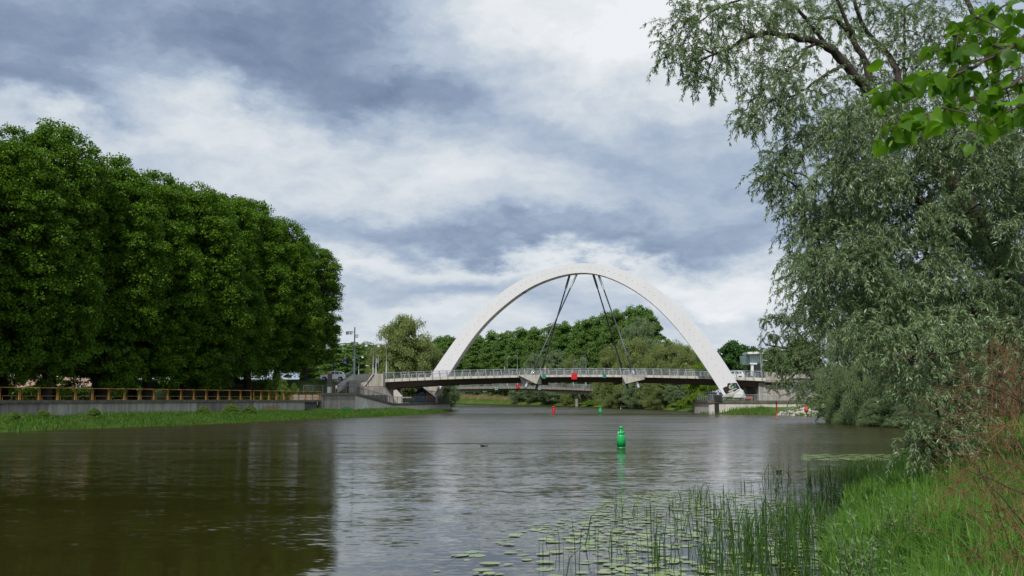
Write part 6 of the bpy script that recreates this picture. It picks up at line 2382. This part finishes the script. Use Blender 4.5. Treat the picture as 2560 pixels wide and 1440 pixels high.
Xs, Ys = [], []
for (y0, y1, dens) in ((6.5, 12, 620), (12, 20, 460), (20, 32, 300), (32, 60, 95)):
    x1 = 0.62 * y1
    k = int(dens * (y1 - y0) * (x1 + 1))
    X, Y = sample_region(k, -1, x1, y0, y1, near_cond, r)
    Xs.append(X); Ys.append(Y)
X, Y = np.concatenate(Xs), np.concatenate(Ys)
sd = seg_dist(X, Y, RIVER, True)
pt = 0.5 + 0.5 * np.sin(X * 1.1 + 1.7 * np.sin(Y * 0.7)) * np.sin(Y * 0.9 + X * 0.4)
Hh = (0.52 + 0.36 * pt) * r.uniform(0.6, 1.25, len(X)) * (0.75 + 0.25 * sstep(0, 2, sd))
Wd = 0.013 + 0.0012 * Y
tg = blades('grass', X, Y, height(X, Y) - 0.03, Hh, Wd * r.uniform(0.7, 1.3, len(X)), M['grass'], 0.75, 19, tintv=np.clip(0.25 + pt * 0.35 + r.normal(size=len(X)) * 0.2, 0, 1), bendy=0.6)
tag(tg, 'tall bright green sedge covering the near right bank', 'grass', kind='stuff')
print('near grass', len(X))

# reeds standing in the shallow water beside the bank
Xs, Ys = [], []
X, Y = sample_region(120000, -2, 16, 9, 44, lambda x, y: inside(x, y, RIVER), r)
sd = seg_dist(X, Y, RIVER[-20:], False)
nzv = np.sin(X * 1.9 + 0.7 * np.sin(Y * 1.3)) * np.sin(Y * 0.8 + 1.1 * np.sin(X * 0.9))
pr_ = np.exp(-(sd / 1.5) ** 1.4) * (0.12 + 0.88 * (nzv > 0.05)) * np.where(Y > 24, 0.28, 0.48)
k = r.random(len(X)) < pr_
X, Y = X[k], Y[k]
# gather into tufts
X = np.round(X * 2.6) / 2.6 + r.normal(size=len(X)) * 0.07 + 0.05 * np.sin(Y * 7)
Y = np.round(Y * 2.2) / 2.2 + r.normal(size=len(Y)) * 0.09 + 0.06 * np.sin(X * 5)
tg = blades('reeds', X, Y, np.full(len(X), -0.05), r.uniform(0.4, 1.25, len(X)) * np.where(Y > 24, 0.6, 1.0), (0.009 + 0.0006 * Y) * r.uniform(0.7, 1.3, len(X)), M['reed'], 0.55, 20)
tag(tg, 'dark green reeds standing in the shallows along the near right bank', 'reeds', kind='stuff')
print('reeds', len(X))
clumps = [(1752, 1252, 40, 0.75, 26, 'reed clump standing farthest out beyond the lily pads'), (1545, 1292, 10, 0.85, 10, 'two tall reed stalks among the far lily pads'),
          (1605, 1288, 34, 0.55, 16, 'open reed clump left of the farthest dense one'), (1405, 1388, 22, 1.1, 5, 'long leaning reed blades at the left edge of the lily pads'),
          (1345, 1398, 20, 0.5, 4, 'short sparse reeds left of the long leaning blades'), (1470, 1350, 16, 0.45, 6, 'short fine reed tuft in the middle of the lily pads'),
          (1560, 1400, 30, 0.75, 9, 'reed group in the nearer lily pads below the tall stalks'), (1650, 1420, 34, 0.9, 22, 'dense reed clump at the bottom of the picture left of the bank'),
          (1720, 1330, 34, 0.85, 26, 'dense reed clump right of the lily pads'), (1800, 1290, 44, 0.95, 46, 'broad leaning reed clump before the sedge bank'),
          (1860, 1360, 40, 0.95, 50, 'large dark reed clump at the foot of the sedge bank'), (1760, 1405, 30, 0.85, 26, 'reed clump near the bottom beside open water'),
          (1690, 1275, 24, 0.7, 14, 'small reed clump beside the farthest dense one')]
for i, (px, py, spread, hh, cnt, lb) in enumerate(clumps):
    c_ = G(px, py)
    sp_w = spread / F * c_.y
    rr_ = np.random.default_rng(200 + i)
    k = cnt
    X = c_.x * 0 + rr_.normal(size=k) * sp_w * 0.6
    Y = rr_.normal(size=k) * sp_w * 1.2
    o = blades('reed_clump', X, Y, np.full(k, -0.08), hh * rr_.uniform(0.55, 1.15, k), 0.016 * rr_.uniform(0.7, 1.4, k), M['reed'], 0.55, 300 + i, kind=None)
    o.location = (c_.x, c_.y, 0)
    tag(o, lb, 'reeds', 'reed clumps in the shallows')

# willow sapling with broad leaves by the water
def leafy_plant(label, px, py_base, D, hgt, nst, seed, leaf=0.085, name='willow_sapling', mt=None, spread=0.5):
    rr_ = np.random.default_rng(seed)
    x = (px - 1280) / F * D
    zb = max(0.0, float(height(x, D)))
    t_ = thing(name, label, 'plant', (x, D, zb))
    mb = MB()
    c1, d1, n1, s1, t1 = [], [], [], [], []
    for s in range(nst):
        th = rr_.uniform(0, 6.28)
        sp_w = rr_.uniform(0.15, spread)
        e = np.array([math.cos(th) * sp_w, math.sin(th) * sp_w, hgt * rr_.uniform(0.6, 1.05)])
        pts = limb_points((rr_.normal() * 0.05, rr_.normal() * 0.05, 0), e, 0.08, rr_, 8, 0.05)
        mb.tube(pts, [0.007 * (1 - 0.8 * j / 8) + 0.001 for j in range(9)], M['twig_dark'], 4)
        for j in range(2, 9):
            for q_ in range(5):
                p_ = np.array(pts[j]) + rr_.normal(size=3) * 0.02
                tn = np.array(pts[j]) - np.array(pts[j - 1])
                ld = norm((tn / np.linalg.norm(tn) * 0.7 + rr_.normal(size=3) * 0.6)[None])[0]
                sz = leaf * rr_.uniform(0.6, 1.3)
                c1.append(p_ + ld * sz * 0.5); d1.append(ld); n1.append(norm((rr_.normal(size=3) * 0.6 + [0, 0, 0.8])[None])[0]); s1.append(sz); t1.append(rr_.random())
    mb.build('stems', t_, world=False)
    V, Fq = leaf_quads(np.array(c1), np.array(d1), np.array(n1), np.array(s1), np.array(s1) * 0.27, rr_, 0.15)
    link('leaves', np_mesh('leaves', V, Fq, mt or M['sapling'], tint=np.array(t1)), t_)
    return t_


leafy_plant('willow sapling with upright pale leaves growing at the near water edge', 2120, 1400, 12.4, 1.35, 16, 1)
leafy_plant('second smaller willow sapling right of the taller one', 2185, 1440, 11.2, 0.95, 10, 2)
leafy_plant('bright yellow green weed patch at the water edge left of the saplings', 2010, 1420, 14.0, 0.55, 26, 3, 0.06, 'weed_patch', M['bush_bright'], 0.7)
leafy_plant('low leafy sapling at the bottom edge of the picture', 2060, 1440, 10.6, 0.5, 10, 4)
leafy_plant('broad leaved shoot among the sedge near the bottom right', 2330, 1440, 9.6, 0.7, 8, 5)
leafy_plant('leafy shoot on top of the sedge bank', 2240, 1300, 15.5, 1.0, 8, 6)

# ------------------------------------------------------------------ lily pads
pad_mat_m, n = new_mat('lily_pad')
oi = n.n('ShaderNodeObjectInfo')
geo = n.n('ShaderNodeNewGeometry')
nzp = n.noise(geo.outputs['Position'], 3.0, 3)
f = n.m('ADD', n.m('MULTIPLY', oi.outputs['Random'], 0.5), n.m('MULTIPLY', nzp.outputs['Fac'], 0.5))
c = n.ramp(f, [(0.2, (0.14, 0.21, 0.045)), (0.6, (0.24, 0.32, 0.075)), (0.9, (0.34, 0.34, 0.10))])
bsd = n.n('ShaderNodeBsdfPrincipled', ins={'Base Color': c, 'Roughness': 0.22, 'Specular IOR Level': 0.6})
n.n('ShaderNodeOutputMaterial', ins={'Surface': bsd.outputs[0]})


def pad_shape(r_, k=12):
    pts = []
    for i in range(k + 1):
        a = 0.16 + (2 * math.pi - 0.32) * i / k
        rr_ = 1 + r_.uniform(-0.05, 0.05)
        pts.append((rr_ * math.cos(a) * 1.12, rr_ * math.sin(a) * 0.88, r_.uniform(0.0, 0.05)))
    return [(0.12, 0, 0.0)] + pts, [(0, i, i + 1) for i in range(1, k + 1)]


pads = []
pr = random.Random(4)
for i in range(5):
    vs, fs = pad_shape(pr)
    me = bpy.data.meshes.new('lily_pad')
    me.from_pydata(vs, [], fs)
    me.materials.append(pad_mat_m)
    me.update()
    pads.append(me)
poly_px = [(1060, 1440), (1240, 1330), (1440, 1280), (1540, 1245), (1700, 1225), (1830, 1225), (1980, 1260), (2060, 1300), (2030, 1500), (1950, 1640), (1300, 1640)]
poly_w = np.array([[G(x, y).x, G(x, y).y] for x, y in poly_px])
r = np.random.default_rng(31)
cand = []
tries = 0
while len(cand) < 900 and tries < 90000:
    tries += 1
    x, y = r.uniform(-3, 9.5), r.uniform(10, 32)
    if not inside(np.array([x]), np.array([y]), poly_w)[0] or not inside(np.array([x]), np.array([y]), RIVER)[0]:
        continue
    px = 1280 + F * x / y
    f = math.sin(x * 1.3 + 0.9 * math.sin(y * 0.8)) * math.sin(y * 0.9 + 0.6 * x)
    dens = 0.25 + 0.75 * (f > 0.0)
    if px < 1450: dens *= 0.22
    if y > 21: dens *= 1.5
    if y < 16: dens *= 0.6
    if r.random() > dens:
        continue
    s = 0.06 + 0.13 * r.random() ** 1.3
    if any((x - a) ** 2 + (y - b_) ** 2 < (0.88 * (s + c3)) ** 2 for a, b_, c3 in cand):
        continue
    cand.append((x, y, s))
cand.sort(key=lambda q: q[1])
vis = [q for q in cand if 16.0 < q[1]]
rest = [q for q in cand if q[1] <= 16.0] + vis[300:]
for i, (x, y, s) in enumerate(vis[:300]):
    o = bpy.data.objects.new('lily_pad', pads[i % 5])
    C.objects.link(o)
    o.location = (x, y, 0.006 + 0.004 * (i % 5))
    o.rotation_euler = (r.normal() * 0.015, r.normal() * 0.015, r.uniform(0, 6.28))
    o.scale = (s, s, s * 0.35)
    tag(o, 'round pale green water lily pad floating among the near reeds', 'lily pad', 'water lily pads floating off the near bank')
vs, fs = [], []
far_band = []
for i in range(260):
    px, py = r.uniform(2010, 2300), r.uniform(1136, 1152)
    q = G(px, py)
    far_band.append((q.x, q.y, r.uniform(0.12, 0.25)))
for i in range(110):
    q = G(r.uniform(1127, 1165), r.uniform(1012, 1026))
    far_band.append((q.x, q.y, r.uniform(0.4, 0.9)))
for (x, y, s) in rest + far_band:
    if not inside(np.array([x]), np.array([y]), RIVER)[0]:
        continue
    v_, f_ = pad_shape(pr, 8)
    a = r.uniform(0, 6.28)
    b0 = len(vs)
    z_ = r.uniform(0.004, 0.02)
    vs += [(x + s * (p_[0] * math.cos(a) - p_[1] * math.sin(a)), y + s * (p_[0] * math.sin(a) + p_[1] * math.cos(a)), z_ + p_[2] * s * 0.35) for p_ in v_]
    fs += [tuple(b0 + k for k in t_) for t_ in f_]
me = bpy.data.meshes.new('lily_pads')
me.from_pydata(vs, [], fs)
me.materials.append(pad_mat_m)
o = link('lily_pads', me)
tag(o, 'scattered small lily pads beyond the counted ones and in the cove', 'lily pads', kind='stuff')

# near bank stones glimpsed behind the sedge
ns = thing('stone_edge', 'line of pale bank stones behind the sedge under the nearest willow', 'stones', (20, 46, 1))
for i in range(12):
    px = 2335 + i * 8 + random.uniform(-5, 5)
    D = 46 + random.uniform(-3, 3)
    x = (px - 1280) / F * D
    o = link('stone', rocks[i % 4], ns)
    s = random.uniform(0.25, 0.5)
    o.location = (x - 20, D - 46, float(height(x, D)) + 0.1 - 1)
    o.scale = (s, s, s)

print('tris', sum(len(m.loops) - 2 * len(m.polygons) for m in bpy.data.meshes))
